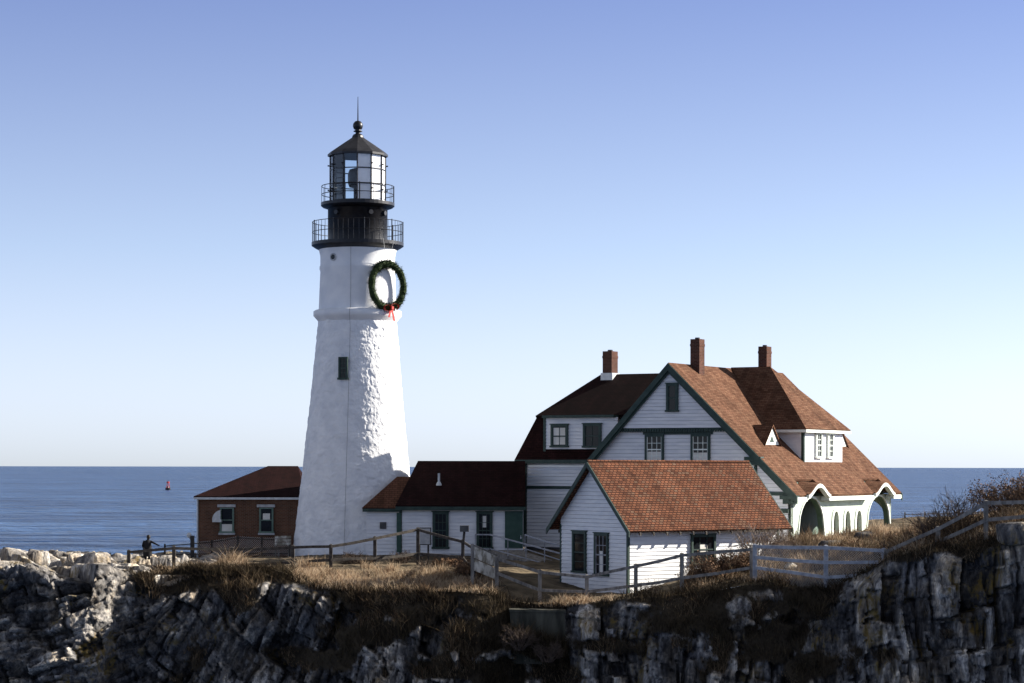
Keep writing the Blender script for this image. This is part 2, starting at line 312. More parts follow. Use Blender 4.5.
def rock_mat():
    m, N, L, b = mat('fractured_rock', (.1, .1, .1), .88, .2)
    tc = N.new('ShaderNodeTexCoord')
    def noi(sc, det, st=None, rot=None):
        n = N.new('ShaderNodeTexNoise'); n.inputs['Scale'].default_value = sc; n.inputs['Detail'].default_value = det; n.inputs['Roughness'].default_value = .62
        mp = N.new('ShaderNodeMapping'); mp.inputs['Scale'].default_value = st or (1, 1, 1)
        if rot: mp.inputs['Rotation'].default_value = rot
        L.new(tc.outputs['Object'], mp.inputs[0]); L.new(mp.outputs[0], n.inputs[0]); return n
    def ramp(src, els):
        r = N.new('ShaderNodeValToRGB'); e = r.color_ramp.elements
        while len(e) > 1: e.remove(e[-1])
        e[0].position, e[0].color = els[0][0], (*els[0][1], 1)
        for p, c in els[1:]: q = e.new(p); q.color = (*c, 1)
        L.new(src, r.inputs[0]); return r
    def mix(f, a, c, mode='MIX'):
        x = N.new('ShaderNodeMix'); x.data_type = 'RGBA'; x.blend_type = mode
        (L.new(f, x.inputs[0]) if not isinstance(f, float) else setattr(x.inputs[0], 'default_value', f))
        (L.new(a, x.inputs[6]) if not isinstance(a, tuple) else setattr(x.inputs[6], 'default_value', (*a, 1)))
        (L.new(c, x.inputs[7]) if not isinstance(c, tuple) else setattr(x.inputs[7], 'default_value', (*c, 1)))
        return x.outputs[2]
    def attr(n): a = N.new('ShaderNodeAttribute'); a.attribute_name = n; return a.outputs['Fac']
    a1 = noi(.9, 9, (1, 1, .45), (0, R(18), 0)); a2 = noi(3.2, 8, (1, 1, .35), (0, R(14), 0)); a3 = noi(.35, 5); a4 = noi(.55, 6)
    a5 = noi(8.5, 9, (1, 1, .5), (0, R(16), 0)); chip = ramp(a5.outputs[0], [(.36, (.5, .5, .52)), (.50, (1, 1, 1)), (.62, (1.15, 1.14, 1.12)), (.68, (1.7, 1.68, 1.6))])
    base = ramp(a1.outputs[0], [(.30, (.03, .029, .028)), (.43, (.115, .11, .106)), (.56, (.24, .23, .215)), (.72, (.44, .42, .385))])
    streak = ramp(a2.outputs[0], [(.36, (.45, .45, .47)), (.55, (1, 1, 1)), (.72, (1.35, 1.33, 1.3))])
    c = mix(1.0, base.outputs[0], streak.outputs[0], 'MULTIPLY')
    c = mix(1.0, c, chip.outputs[0], 'MULTIPLY')
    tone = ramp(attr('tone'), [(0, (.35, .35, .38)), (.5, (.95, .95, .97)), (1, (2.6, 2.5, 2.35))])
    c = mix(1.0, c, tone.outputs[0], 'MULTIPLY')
    lich = ramp(a3.outputs[0], [(.54, (0, 0, 0)), (.60, (1, 1, 1))]); l2 = ramp(a2.outputs[0], [(.45, (0, 0, 0)), (.6, (1, 1, 1))])
    lf = mix(1.0, lich.outputs[0], l2.outputs[0], 'MULTIPLY'); lf = mix(1.0, lf, (.9, .9, .9), 'MULTIPLY')
    c = mix(lf, c, (.15, .105, .026))
    hue = noi(.8, 7, (1, 1, .6)); hr = ramp(hue.outputs[0], [(.36, (.95, .97, 1.02)), (.5, (1, .99, .97)), (.62, (1.10, .98, .82))]); c = mix(1.0, c, hr.outputs[0], 'MULTIPLY')
    soil = ramp(a4.outputs[0], [(.3, (.014, .011, .008)), (.6, (.05, .038, .024))])
    c = mix(attr('veg'), c, soil.outputs[0])
    L.new(c, b.inputs['Base Color'])
    bn = noi(5, 9, (1, 1, .4), (0, R(14), 0)); bp = N.new('ShaderNodeBump'); bp.inputs['Strength'].default_value = .9; bp.inputs['Distance'].default_value = .12
    L.new(bn.outputs[0], bp.inputs['Height']); L.new(bp.outputs[0], b.inputs['Normal'])
    return m
M['rock'] = rock_mat()
def soil_mat():
    m, N, L, b = mat('headland_turf', (.1, .08, .05), .95, .1)
    tc = N.new('ShaderNodeTexCoord'); n = N.new('ShaderNodeTexNoise'); n.inputs['Scale'].default_value = .9; n.inputs['Detail'].default_value = 9; L.new(tc.outputs['Object'], n.inputs[0])
    r = N.new('ShaderNodeValToRGB'); e = r.color_ramp.elements; e[0].position = .3; e[0].color = (.04, .032, .022, 1); e[1].position = .7; e[1].color = (.20, .155, .10, 1); L.new(n.outputs[0], r.inputs[0])
    L.new(r.outputs[0], b.inputs['Base Color'])
    bp = N.new('ShaderNodeBump'); bp.inputs['Strength'].default_value = .8; bp.inputs['Distance'].default_value = .1; n2 = N.new('ShaderNodeTexNoise'); n2.inputs['Scale'].default_value = 6; n2.inputs['Detail'].default_value = 6
    L.new(tc.outputs['Object'], n2.inputs[0]); L.new(n2.outputs[0], bp.inputs['Height']); L.new(bp.outputs[0], b.inputs['Normal']); return m
M['soil'] = soil_mat()
FG = grid_faces(ny, nx)
cxm = verts[FG].mean(1)
isl = cxm[:, 0] < -16.9
def sub_mesh(Vv, Fc):
    u, inv = np.unique(Fc, return_inverse=True); return Vv[u], inv.reshape(Fc.shape), u
v1, f1, u1 = sub_mesh(verts, FG[~isl]); tag(np_mesh('ground', v1, f1, M['soil'], True), kind='structure')
# bare broken ledges at the western end
lx_ = np.linspace(-46, -15.9, 330); lt = np.linspace(0, 1, 250) ** 1.6; lye, lze = edge(lx_)
LX = np.repeat(lx_[None, :], 250, 0); LY = lye[None, :] + (np.interp(lx_, [-46, -30, -20, 0], [146, 156, 163, 167]) - lye)[None, :] * lt[:, None]
LZ = ground(LX, LY); fall = np.clip((lt[:, None] - .93) / .07, 0, 1)
qx = LX + .8 * (fbm(LX * .3, LY * .3, 5, 2) - .5); qy = LY + .8 * (fbm(LX * .3 + 9, LY * .3, 6, 2) - .5); ca = .5
A_ = qx * math.cos(ca) + qy * math.sin(ca); B_ = -qx * math.sin(ca) + qy * math.cos(ca)
b1, e1 = fracture(A_, B_, 1.5, 4.2, 1.7, 12, .6); b2, e2 = fracture(A_ + .2 * B_, B_ - .1 * A_, .6, 1.7, 1.8, 17, .5)
ledge_in = np.clip((-16.3 - LX) / 1.6, 0, 1) * (1 - fall); LD = ledge_in * (np.minimum(.9 * (b1 - .68), .22) + .20 * (b2 - .5) - .22 * np.clip(1 - e1 / .12, 0, 1) - .06 * np.clip(1 - e2 / .08, 0, 1) + .06 * (fbm(LX * 3, LY * 3, 8) - .5)) - .25 * (1 - ledge_in)
LZ = LZ + LD - fall * (LZ + 2)
tone_l = np.clip(.70 + .35 * (b1 - .5) + .3 * (b2 - .5), .3, 1)  # ledge toned lighter than the cliff, putting its sunlight into the colour
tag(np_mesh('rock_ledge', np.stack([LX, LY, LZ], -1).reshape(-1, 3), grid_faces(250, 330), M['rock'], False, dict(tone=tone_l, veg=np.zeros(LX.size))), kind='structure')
crest = lambda x: np.interp(x, lx_, LD[0], right=0)

# --- cliff: columns along the edge, rows down the face
ncx = 1150
cx = np.linspace(-46, 46, ncx); cye, cze = edge(cx)
dd = np.r_[np.arange(0, 8.2, .07), np.linspace(8.3, 15, 14)]
nd = len(dd); D = np.repeat(dd[:, None], ncx, 1); XC = np.repeat(cx[None, :], nd, 0)
P_ = 1 / .0487   # picture px per metre at the cliff
def wx(px): return (px - 512) * .0487
def wz(py): return 15 - (py - 466.7) * .0487
Hv = np.interp(cx, [wx(p) for p in (-50, 90, 120, 210, 240, 290, 330, 480, 515, 560, 640, 690, 780, 850, 880, 1100)], [.1, .2, .9, .9, .5, .3, 1.6, 2.2, .5, .1, .2, 1.5, 1.6, .6, .1, .1])
kk = np.interp(cx, [wx(p) for p in (-50, 100, 200, 340, 500, 560, 640, 700, 780, 870, 1100)], [.32, .30, .30, .36, .38, .22, .25, .5, .45, .14, .12])
OUT = np.where(D < Hv, D * 1.0, Hv * 1.0 + (D - Hv) * kk)
ZC = cze[None, :] - D; CR = (crest(cx))[None, :] * np.clip(1 - D / 1.8, 0, 1)
strata = np.interp(cx, [wx(p) for p in (0, 150, 330, 560, 800, 1024)], [.62, .5, .38, .06, .10, -.05])[None, :]
ux = XC + 1.2 * (fbm(XC * .25, ZC * .25, 21, 2) - .5) + .07 * (fbm(XC * 2.3, ZC * 2.3, 23, 2) - .5); uz = ZC + 1.2 * (fbm(XC * .3, ZC * .3, 22, 2) - .5) + .07 * (fbm(XC * 2.3, ZC * 2.3, 24, 2) - .5)
Aa = ux * np.cos(strata) - uz * np.sin(strata); Bb = ux * np.sin(strata) + uz * np.cos(strata)
b1, e1 = fracture(Aa, Bb, .9, 2.6, 2.6, 1, .45); b2, e2 = fracture(Aa + .10 * Bb, Bb + .15 * Aa, .35, 1.1, 2.4, 5, .5); b3, e3 = fracture(Aa - .05 * Bb, Bb, .14, .42, 2.2, 9, .5)
west = np.clip((wx(150) - XC) / 2.5, 0, 1); wa_ = R(-20); Aw = ux * math.cos(wa_) - uz * math.sin(wa_); Bw = ux * math.sin(wa_) + uz * math.cos(wa_)
bw1, ew1 = fracture(Bw, Aw, .8, 1.9, 2.0, 21, .5); bw2, ew2 = fracture(Bw + .1 * Aw, Aw, .3, .8, 2.2, 22, .5)
b1 = b1 * (1 - west) + bw1 * west; b2 = b2 * (1 - west) + bw2 * west; e1 = np.where(west > .5, ew1, e1); e2 = np.where(west > .5, ew2, e2)
hshb = lambda q_: np.clip(q_, -.2, 1.2)
def ell(px, py, rx, ry): return np.clip(1.25 - np.hypot((XC - wx(px)) * P_ / rx, (ZC - wz(py)) * P_ / ry), 0, 1)
veg = np.maximum.reduce([ell(165, 586, 80, 20), ell(225, 600, 24, 34) * .8, ell(420, 610, 112, 28), ell(470, 640, 70, 34), ell(360, 640, 60, 22), ell(320, 668, 46, 16), ell(500, 675, 50, 26),
                         ell(700, 612, 75, 26), ell(750, 640, 70, 24), ell(800, 600, 40, 22), ell(610, 650, 40, 10), ell(800, 660, 30, 20), ell(560, 670, 24, 30) * .8, ell(440, 672, 60, 14)])
veg = np.clip(veg + (fbm(XC * 1.1, ZC * 1.1, 31) - .5) * 2.1 + np.clip(.35 - D, 0, .35) * 2.2, 0, 1); veg = np.clip((veg - .38) / .2, 0, 1)
veg = veg * np.clip((XC - wx(75)) / 2, 0, 1)
ck = np.clip((fbm(XC * .6, ZC * .6, 61) - .35) * 3, 0, 1)
crack = np.clip(1 - e1 / .12, 0, 1) * (.15 + .75 * ck) + np.clip(1 - e2 / .07, 0, 1) * .30 + np.clip(1 - e3 / .04, 0, 1) * .08
disp = (1.05 - .30 * west) * (b1 - .35) + (.48 - .08 * west) * (b2 - .5) + .15 * (b3 - .5) - crack + .5 * (fbm(XC * .5, ZC * .5, 41) - .5) + .07 * (fbm(XC * 3.4, ZC * 2.2, 43) - .5) - .12 * np.clip(.12 - np.abs(fbm(XC * 1.5, ZC * .55, 47) - .5), 0, .12) / .12
boss = 1.5 * np.clip(ell(262, 618, 48, 40) * 1.6, 0, 1) + .8 * ell(625, 645, 75, 50) + .6 * ell(945, 615, 95, 70) + .5 * ell(125, 640, 40, 40) - .2 * ell(535, 620, 34, 22)
top = np.clip((D - .0) / .5, 0, 1)
vd = .5 * (fbm(XC * 1.2, ZC * 1.2, 51) - .5) + .15
disp = (disp * (1 - veg) + vd * veg + boss) * top
YC = cye[None, :] - OUT - disp; ZCd = ZC + CR + disp * (.06 + .12 * west)
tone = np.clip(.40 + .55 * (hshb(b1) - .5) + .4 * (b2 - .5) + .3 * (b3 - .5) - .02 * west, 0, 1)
row0 = np.stack([cx, cye + .9, cze - .5 + np.minimum(crest(cx), 0)], -1)
VC = np.vstack([row0, np.stack([XC, YC, ZCd], -1).reshape(-1, 3)])
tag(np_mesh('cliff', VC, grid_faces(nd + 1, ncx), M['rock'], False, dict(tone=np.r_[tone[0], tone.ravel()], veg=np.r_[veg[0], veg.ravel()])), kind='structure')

# --- sea
m, N, L, b = mat('sea_water', (.012, .045, .12), .25, .07); b.inputs['IOR'].default_value = 1.33
tc = N.new('ShaderNodeTexCoord')
def wn(sc, st, det=4):
    mp = N.new('ShaderNodeMapping'); mp.inputs['Scale'].default_value = st; L.new(tc.outputs['Object'], mp.inputs[0])
    n = N.new('ShaderNodeTexNoise'); n.inputs['Scale'].default_value = sc; n.inputs['Detail'].default_value = det; L.new(mp.outputs[0], n.inputs[0]); return n.outputs[0]
w1, w2, w3, w4 = wn(.12, (1, .8, 1), 8), wn(.012, (.35, 1, 1), 8), wn(.5, (1, .7, 1), 4), wn(.035, (.8, 1, 1), 6)
ad = N.new('ShaderNodeMath'); ad.operation = 'MULTIPLY_ADD'; L.new(w3, ad.inputs[0]); ad.inputs[1].default_value = .25; L.new(w1, ad.inputs[2])
ad2 = N.new('ShaderNodeMath'); ad2.operation = 'MULTIPLY_ADD'; L.new(w4, ad2.inputs[0]); ad2.inputs[1].default_value = 2.2; L.new(ad.outputs[0], ad2.inputs[2])
bp = N.new('ShaderNodeBump'); bp.inputs['Strength'].default_value = 1; bp.inputs['Distance'].default_value = 3.2; L.new(ad2.outputs[0], bp.inputs['Height']); L.new(bp.outputs[0], b.inputs['Normal'])
r = N.new('ShaderNodeValToRGB'); r.color_ramp.elements[0].position = .40; r.color_ramp.elements[0].color = (.005, .023, .075, 1); r.color_ramp.elements[1].position = .62; r.color_ramp.elements[1].color = (.040, .092, .205, 1)
w5 = wn(.045, (.45, 1.5, 1), 9); mz = N.new('ShaderNodeMix'); mz.data_type = 'FLOAT'; mz.inputs[0].default_value = .6; L.new(w2, mz.inputs[2]); L.new(w5, mz.inputs[3])
L.new(mz.outputs[0], r.inputs[0]); L.new(r.outputs[0], b.inputs['Base Color']); M['sea'] = m
tag(mesh_obj('sea', [(-45000, -45000, 0), (45000, -45000, 0), (45000, 90000, 0), (-45000, 90000, 0)], [(0, 1, 2, 3)], m), kind='structure')

# ================================================================== building helpers
def siding(mb, o, rt, n, z0, z1, span, step=.21, lap=.04, base=0.0):
    """clapboards: o origin, rt unit along wall, n outward, span(z)->(a,b) along rt"""
    o, rt, n = Vector(o), Vector(rt), Vector(n); k = max(1, int(round((z1 - z0) / step))); st = (z1 - z0) / k
    for i in range(k):
        za, zb = z0 + i * st + .013, z0 + (i + 1) * st; a0, b0 = span(za); a1, b1_ = span(zb - .002)
        if b1_ - a1 < .03 and b0 - a0 < .05: continue
        P = lambda a, d, z: Vector((o.x + rt.x * a + n.x * d, o.y + rt.y * a + n.y * d, z))
        mb.hexa([P(a0, base - .05, za), P(b0, base - .05, za), P(b0, base + lap, za), P(a0, base + lap, za), P(a1, base - .05, zb), P(b1_, base - .05, zb), P(b1_, base + .006, zb), P(a1, base + .006, zb)])
def window(rt_, c, rt, n, w, h, cols=2, rows=2, trim='trim', bars='trim', pane='glass', fw=.13, blind=None, name='window', crown=True):
    """double hung window: c = centre on the wall face; rt right, n outward (thing's own frame)"""
    c, rt, n = Vector(c), Vector(rt).normalized(), Vector(n).normalized(); up = Vector((0, 0, 1))
    f = MB(); B = lambda a0, a1, z0, z1, d0, d1, mb: mb.obox(c + rt * a0 + up * z0 + n * d0, rt * (a1 - a0), n * (d1 - d0), up * (z1 - z0))
    B(-w / 2, -w / 2 + fw, -h / 2, h / 2, -.02, .125, f); B(w / 2 - fw, w / 2, -h / 2, h / 2, -.02, .125, f)
    B(-w / 2, w / 2, h / 2 - fw, h / 2, -.02, .127, f)
    if crown: B(-w / 2 - .06, w / 2 + .06, h / 2, h / 2 + .06, -.02, .15, f)
    fo = f.build(name, M[trim], rt_)
    s_ = MB(); B(-w / 2 - .05, w / 2 + .05, -h / 2 - .05, -h / 2 + .06, -.02, .17, s_); sub(s_, 'sill', M[trim], fo, rt_)
    iw, ih = w - 2 * fw, h - fw - .06; zc = (-.0 + .06 - fw) / 2; z0, z1 = -h / 2 + .06, h / 2 - fw
    g = MB(); g.poly([c + rt * (-iw / 2) + up * z0 + n * .058, c + rt * (iw / 2) + up * z0 + n * .058, c + rt * (iw / 2) + up * z1 + n * .058, c + rt * (-iw / 2) + up * z1 + n * .058])
    sub(g, 'pane', M[pane], fo, rt_)
    q = MB(); zm = (z0 + z1) / 2
    B(-iw / 2, iw / 2, zm - .035, zm + .035, .059, .095, q)
    B(-iw / 2, -iw / 2 + .04, z0, z1, .059, .092, q); B(iw / 2 - .04, iw / 2, z0, z1, .059, .092, q)
    for i in range(1, cols): B(-iw / 2 + iw * i / cols - .015, -iw / 2 + iw * i / cols + .015, z0, z1, .059, .082, q)
    for half in ((z0, zm), (zm, z1)):
        for j in range(1, rows): zz = half[0] + (half[1] - half[0]) * j / rows; B(-iw / 2, iw / 2, zz - .015, zz + .015, .059, .080, q)
    sub(q, 'sash', M[bars], fo, rt_)
    if blind:
        a, bz0, bz1 = blind; bl = MB(); bl.poly([c + rt * (-iw * a / 2) + up * (z0 + ih * bz0) + n * .0605, c + rt * (iw * a / 2) + up * (z0 + ih * bz0) + n * .0605, c + rt * (iw * a / 2) + up * (z0 + ih * bz1) + n * .0605, c + rt * (-iw * a / 2) + up * (z0 + ih * bz1) + n * .0605])
        sub(bl, 'blind', M['blind'], fo, rt_)
    return fo
def chimney(name, rt_, x, y, z0, z1, w=.95, d=.95, par=None):
    c = MB(); c.box(x - w / 2, x + w / 2, y - d / 2, y + d / 2, z0, z1 - .42); c.box(x - w / 2 - .02, x + w / 2 + .02, y - d / 2 - .02, y + d / 2 + .02, z1 - .42, z1 - .28)
    c.box(x - w / 2, x + w / 2, y - d / 2, y + d / 2, z1 - .28, z1); o = c.build(name, M['chim'], rt_)
    if par: o.parent = par
    p = MB(); p.tube((x, y, z1), (x, y, z1 + .10), w * .26, w * .24, 12); sub(p, 'flue', M['foundation'], o, rt_)
    return o

# ================================================================== LIGHTHOUSE
TX, TY = (357.3 - 512) * 137.6 / F, 137.6; TB = 9.5
lh = root('lighthouse', TX, TY, TB, 0, 'tall white tapering lighthouse tower with black lantern room and railings', 'lighthouse')
tz = lambda y: 15 + (466.7 - y) * 137.6 / F
k_ = 137.6 / F
def tower_shaft():
    na, nz = 420, 400; th = np.linspace(0, 2 * np.pi, na, endpoint=False); zz = np.linspace(TB - .6, 23.95, nz)
    rr = np.interp(zz, [TB - .6, tz(540), tz(421), tz(330), 23.95], [63.2 * k_, 60.8 * k_, 47.8 * k_, 39.4 * k_, 38.4 * k_])
    T, Zg = np.meshgrid(th, zz); Rg = np.repeat(rr[:, None], na, 1); s_ = T * 3.0
    # rough rubble courses: rounded stones of uneven size standing out of the joints
    cT, sT = np.cos(T), np.sin(T)
    wv = fbm(cT * 6 + 9, sT * 6 + Zg * 1.3, 3, 3) - .5; wu = fbm(cT * 7 + 31, sT * 7 + Zg * 1.1, 4, 3) - .5
    def stones(hh, nn, sd):
        row = Zg / hh + 1.6 * wv; ir = np.floor(row); fr = row - ir
        col = T / (2 * np.pi) * np.floor(nn * (.75 + .5 * hsh(ir, ir * 0 + sd))) + hsh(ir, ir * 0 + sd + 3.) * 5 + .9 * wu; ic = np.floor(col); fc = col - ic
        e = np.minimum(np.minimum(fr, 1 - fr), np.minimum(fc, 1 - fc) * 1.7); h = hsh(ir, ic, ir * 0 + sd + 6.)
        return h, np.clip(e / .3, 0, 1) ** .6, fr
    h, e_, fr = stones(.46, 30, 2.); h2, e2_, _ = stones(.2, 62, 12.)
    d = .05 * (h - .35) * e_ + .016 * e_ + .026 * (h2 - .4) * e2_ + .055 * (fbm(cT * 12 + 20, sT * 12 + Zg * 3.2, 13) - .5) + .05 * (fbm(cT * 34 + 60, sT * 34 + Zg * 9, 17) - .5) + .07 * (fbm(cT * 3 + 70, sT * 3 + Zg * .8, 19, 3) - .5)
    Rg = Rg + d * .72
    dr = -2.2 * k_ * np.clip((23.95 - Zg) / 14.4, 0, 1)
    V = np.stack([Rg * np.cos(T) + dr, Rg * np.sin(T), Zg - TB], -1).reshape(-1, 3)
    i = np.arange(nz - 1)[:, None] * na; j = np.arange(na)[None, :]; j2 = (j + 1) % na
    Fc = np.stack([(i + j).ravel(), (i + j2).ravel(), (i + na + j2).ravel(), (i + na + j).ravel()], 1)
    o = np_mesh('tower_shaft', V, Fc, M['tower'], True); o.parent = lh; return o
shaft = tower_shaft()
b_ = MB(); b_.lathe([(38.4 * k_, 23.6), (42.5 * k_, 23.88), (44 * k_, 23.98), (44 * k_, 24.24), (42 * k_, 24.32), (38.6 * k_, 24.36)], 96); b_.build('belt_course', M['towersm'], lh, True)
b_ = MB(); b_.lathe([(38.8 * k_, 24.30), (37.2 * k_, tz(272)), (38.0 * k_, tz(270)), (38.0 * k_, tz(267.5)), (37.2 * k_, tz(266)), (37.2 * k_, tz(257)), (38.6 * k_, tz(251)), (39.5 * k_, tz(249))], 96); b_.build('upper_shaft', M['towersm'], lh, True)
b_ = MB(); b_.lathe([(.1, tz(250.5)), (39.2 * k_, tz(250.5)), (43 * k_, tz(248.5)), (46 * k_, tz(246.5)), (46 * k_, tz(243.2)), (.1, tz(243.2))], 64); b_.build('gallery_deck', M['black'], lh)
def railing(name, r, z0, z1, nb, nr, br=.022):
    q = MB(); zr = [z0 + (z1 - z0) * (i + 1) / nr for i in range(nr)]
    for zq in zr:
        n = 48
        for k in range(n):
            a, c = 2 * math.pi * k / n, 2 * math.pi * (k + 1) / n; q.tube((r * math.cos(a), r * math.sin(a), zq), (r * math.cos(c), r * math.sin(c), zq), br, n=5, caps=False)
    for k in range(nb):
        a = 2 * math.pi * (k + .3) / nb; t = br * (1.5 if k % 6 == 0 else .62); q.tube((r * math.cos(a), r * math.sin(a), z0), (r * math.cos(a), r * math.sin(a), z1 + (.06 if k % 6 == 0 else 0)), t, n=5)
    return q.build(name, M['black'], lh)
railing('gallery_railing', 45.2 * k_, tz(243.2), tz(223), 54, 2)
b_ = MB(); b_.lathe([(29.8 * k_, tz(243.3)), (29.8 * k_, tz(209)), (31.5 * k_, tz(208.5))], 64); b_.build('watch_room', M['black'], lh, True)
for ang in (-128, -62, -28, 40, 150):   # ventilator ports on the drum
    q = MB(); a = R(ang); c = Vector((29.8 * k_ * math.cos(a), 29.8 * k_ * math.sin(a), tz(215))); n = Vector((math.cos(a), math.sin(a), 0)); q.tube(c - n * .05, c + n * .16, .17, .14, 14); q.build('port_hood', M['black'], lh)
for ang in (-126, 30):
    q = MB(); a = R(ang); c = Vector((37.3 * k_ * math.cos(a), 37.3 * k_ * math.sin(a), tz(260))); n = Vector((math.cos(a), math.sin(a), 0)); q.tube(c - n * .05, c + n * .05, .23, .23, 16); o = q.build('round_port', M['stone'], lh)
    q = MB(); q.tube(c, c + n * .056, .15, .15, 16); sub(q, 'pane', M['glass'], o, lh)
b_ = MB(); b_.lathe([(.1, tz(209)), (30 * k_, tz(209.6)), (35 * k_, tz(208)), (36.8 * k_, tz(206.5)), (36.8 * k_, tz(203.5)), (.1, tz(203.5))], 48); b_.build('lantern_deck', M['black'], lh)
railing('lantern_railing', 36 * k_, tz(203.5), tz(187), 16, 2, .026)
# lantern room, twelve sided
ph = R(-90 + 2.7 - 15 + 15); rl = 27.6 * k_; zl0, zl1 = tz(203.5), tz(155.5)
crn = [(rl * math.cos(ph + R(30 * k)), rl * math.sin(ph + R(30 * k))) for k in range(12)]
q = MB()
for k in range(12):
    a, c = crn[k], crn[(k + 1) % 12]; q.tube((*a, zl0), (*a, zl1), .045, n=6)
    for zq in (zl0 + .08, zl0 + (zl1 - zl0) * .36, zl0 + (zl1 - zl0) * .68, zl1 - .05): q.bar((*a, zq), (*c, zq), .06, .06)
lf = q.build('lantern_frame', M['black'], lh)
for k in range(4, 12):
    a, c = crn[k], crn[(k + 1) % 12]; g = MB(); g.poly([(*a, zl0 + .1), (*c, zl0 + .1), (*c, zl1 - .07), (*a, zl1 - .07)]); g.build('lantern_pane', M['lglass'], lh)
for k in (0, 1, 2, 3):               # drawn curtains behind the panes on the sunny side
    a, c = Vector((*crn[k], 0)) * .99, Vector((*crn[k + 1], 0)) * .99; g = MB(); g.slab([(a.x, a.y, zl0 + .1), (c.x, c.y, zl0 + .1), (c.x, c.y, zl1 - .1), (a.x, a.y, zl1 - .1)], .02); g.build('lantern_pane', M['glow'], lh)
q = MB(); q.lathe([(.25, zl0), (.25, zl0 + .9), (.5, zl0 + .95), (.6, zl0 + 1.2), (.6, zl0 + 1.75), (.5, zl0 + 2.0), (.2, zl0 + 2.1)], 24); q.build('lens', M['black'], lh, True)
for k in range(12):
    for zq in (zl0 + .72, zl0 + 2.2):
        q = MB(); q.tube((crn[k][0], crn[k][1], zq), (crn[k][0] * 1.09, crn[k][1] * 1.09, zq + .03), .035, .05, 6); q.build('handhold', M['black'], lh)
q = MB(); q.lathe([(30.2 * k_, tz(157)), (30.2 * k_, tz(155)), (27 * k_, tz(152.2)), (15 * k_, tz(144)), (6 * k_, tz(138)), (5.4 * k_, tz(136))], 12, ph=ph); q.lathe([(.05, tz(156)), (30 * k_, tz(157))], 12, ph=ph); lr = q.build('lantern_roof', M['blackroof'], lh)
q = MB(); q.lathe([(5.4 * k_, tz(136.5)), (4.6 * k_, tz(135)), (2.4 * k_, tz(134)), (2.4 * k_, tz(132.5)), (4.4 * k_, tz(132)), (4.4 * k_, tz(131.3)), (2.6 * k_, tz(130.6)), (4.3 * k_, tz(129)), (5.1 * k_, tz(126.5)), (4.7 * k_, tz(124)), (3 * k_, tz(121.8)), (.8 * k_, tz(121))], 24); sub(q, 'ventilator_ball', M['black'], lr, lh, True)
q = MB(); q.tube((0, 0, tz(122)), (0, 0, tz(97)), .045, .018, 6); sub(q, 'lightning_rod', M['black'], lr, lh)
# tower window and conductor
a = R(-90 - 14); rw = np.interp(tz(370), [tz(421), tz(330)], [47.8 * k_, 39.4 * k_]) + .10; n = Vector((math.cos(a), math.sin(a), 0))
window(lh, n * rw + Vector((0, 0, tz(370))), (-n.y, n.x, 0), n, .56, 1.28, 2, 2, fw=.09, crown=False)
q = MB(); a = R(-90 - 6); pts = [Vector((math.cos(a) * (r_ + .07), math.sin(a) * (r_ + .07), z_)) for r_, z_ in ((38.4 * k_, tz(250)), (37.6 * k_, tz(285)), (39.2 * k_, tz(311)), (44.3 * k_, tz(312)), (44.3 * k_, tz(318)), (39.6 * k_, tz(330)), (47.9 * k_, tz(421)), (60.1 * k_, tz(540)), (61.5 * k_, tz(556)))]
for p_ in pts[5:]: p_.x -= 2.2 * k_ * max(0, min(1, (23.95 - p_.z) / 14.4)); p_.y -= .05
for i in range(len(pts) - 1): q.tube(pts[i], pts[i + 1], .009, n=5, caps=False)
q.build('conductor_cable', M['foundation'], lh)

# wreath hung on the sunny side of the tower
WA = R(-90 + 47); wn_ = Vector((math.cos(WA), math.sin(WA), 0)); wr_ = Vector((-wn_.y, wn_.x, 0))
wc = Vector((TX, TY, 0)) + wn_ * (37.5 * k_ + .34); wc.z = 15 + (466.7 - 286) * wc.y / F
wt = root('christmas_wreath', wc.x, wc.y, wc.z, 0, 'large round evergreen wreath with red bow hung on the lighthouse', 'wreath')
RM, rm = 1.30, .23
q = MB(); nU, nV = 48, 10; i0 = 0
for u in range(nU):
    A = 2 * math.pi * u / nU; dr = wr_ * math.cos(A) + Vector((0, 0, 1)) * math.sin(A)
    for v in range(nV):
        Bv = 2 * math.pi * v / nV; rr = rm * .82 * (1 + .12 * math.sin(u * 5.1 + v)); q.v.append(wc + dr * (RM + rr * math.cos(Bv)) + wn_ * rr * math.sin(Bv))
for u in range(nU):
    for v in range(nV): q.f.append([u * nV + v, ((u + 1) % nU) * nV + v, ((u + 1) % nU) * nV + (v + 1) % nV, u * nV + (v + 1) % nV])
for _ in range(4200):
    A = random.uniform(0, 2 * math.pi); Bv = random.uniform(0, 2 * math.pi); dr = wr_ * math.cos(A) + Vector((0, 0, 1)) * math.sin(A); tg = -wr_ * math.sin(A) + Vector((0, 0, 1)) * math.cos(A)
    o_ = dr * math.cos(Bv) + wn_ * math.sin(Bv); p = wc + dr * RM + o_ * rm * .75; e = p + o_ * random.uniform(.03, .19) * (1 + .45 * math.sin(A * 17)) + tg * random.uniform(-.16, .16); w_ = tg.cross(o_).normalized() * .022
    q.poly([p - w_, p + w_, e])
q.v = [Vector((v.x - wc.x, v.y - wc.y, v.z)) for v in q.v]
q.build('wreath_foliage', M['needles'], wt)
q = MB(); bc = wr_ * .06 + Vector((0, 0, wc.z - RM - .02)) + wn_ * .27
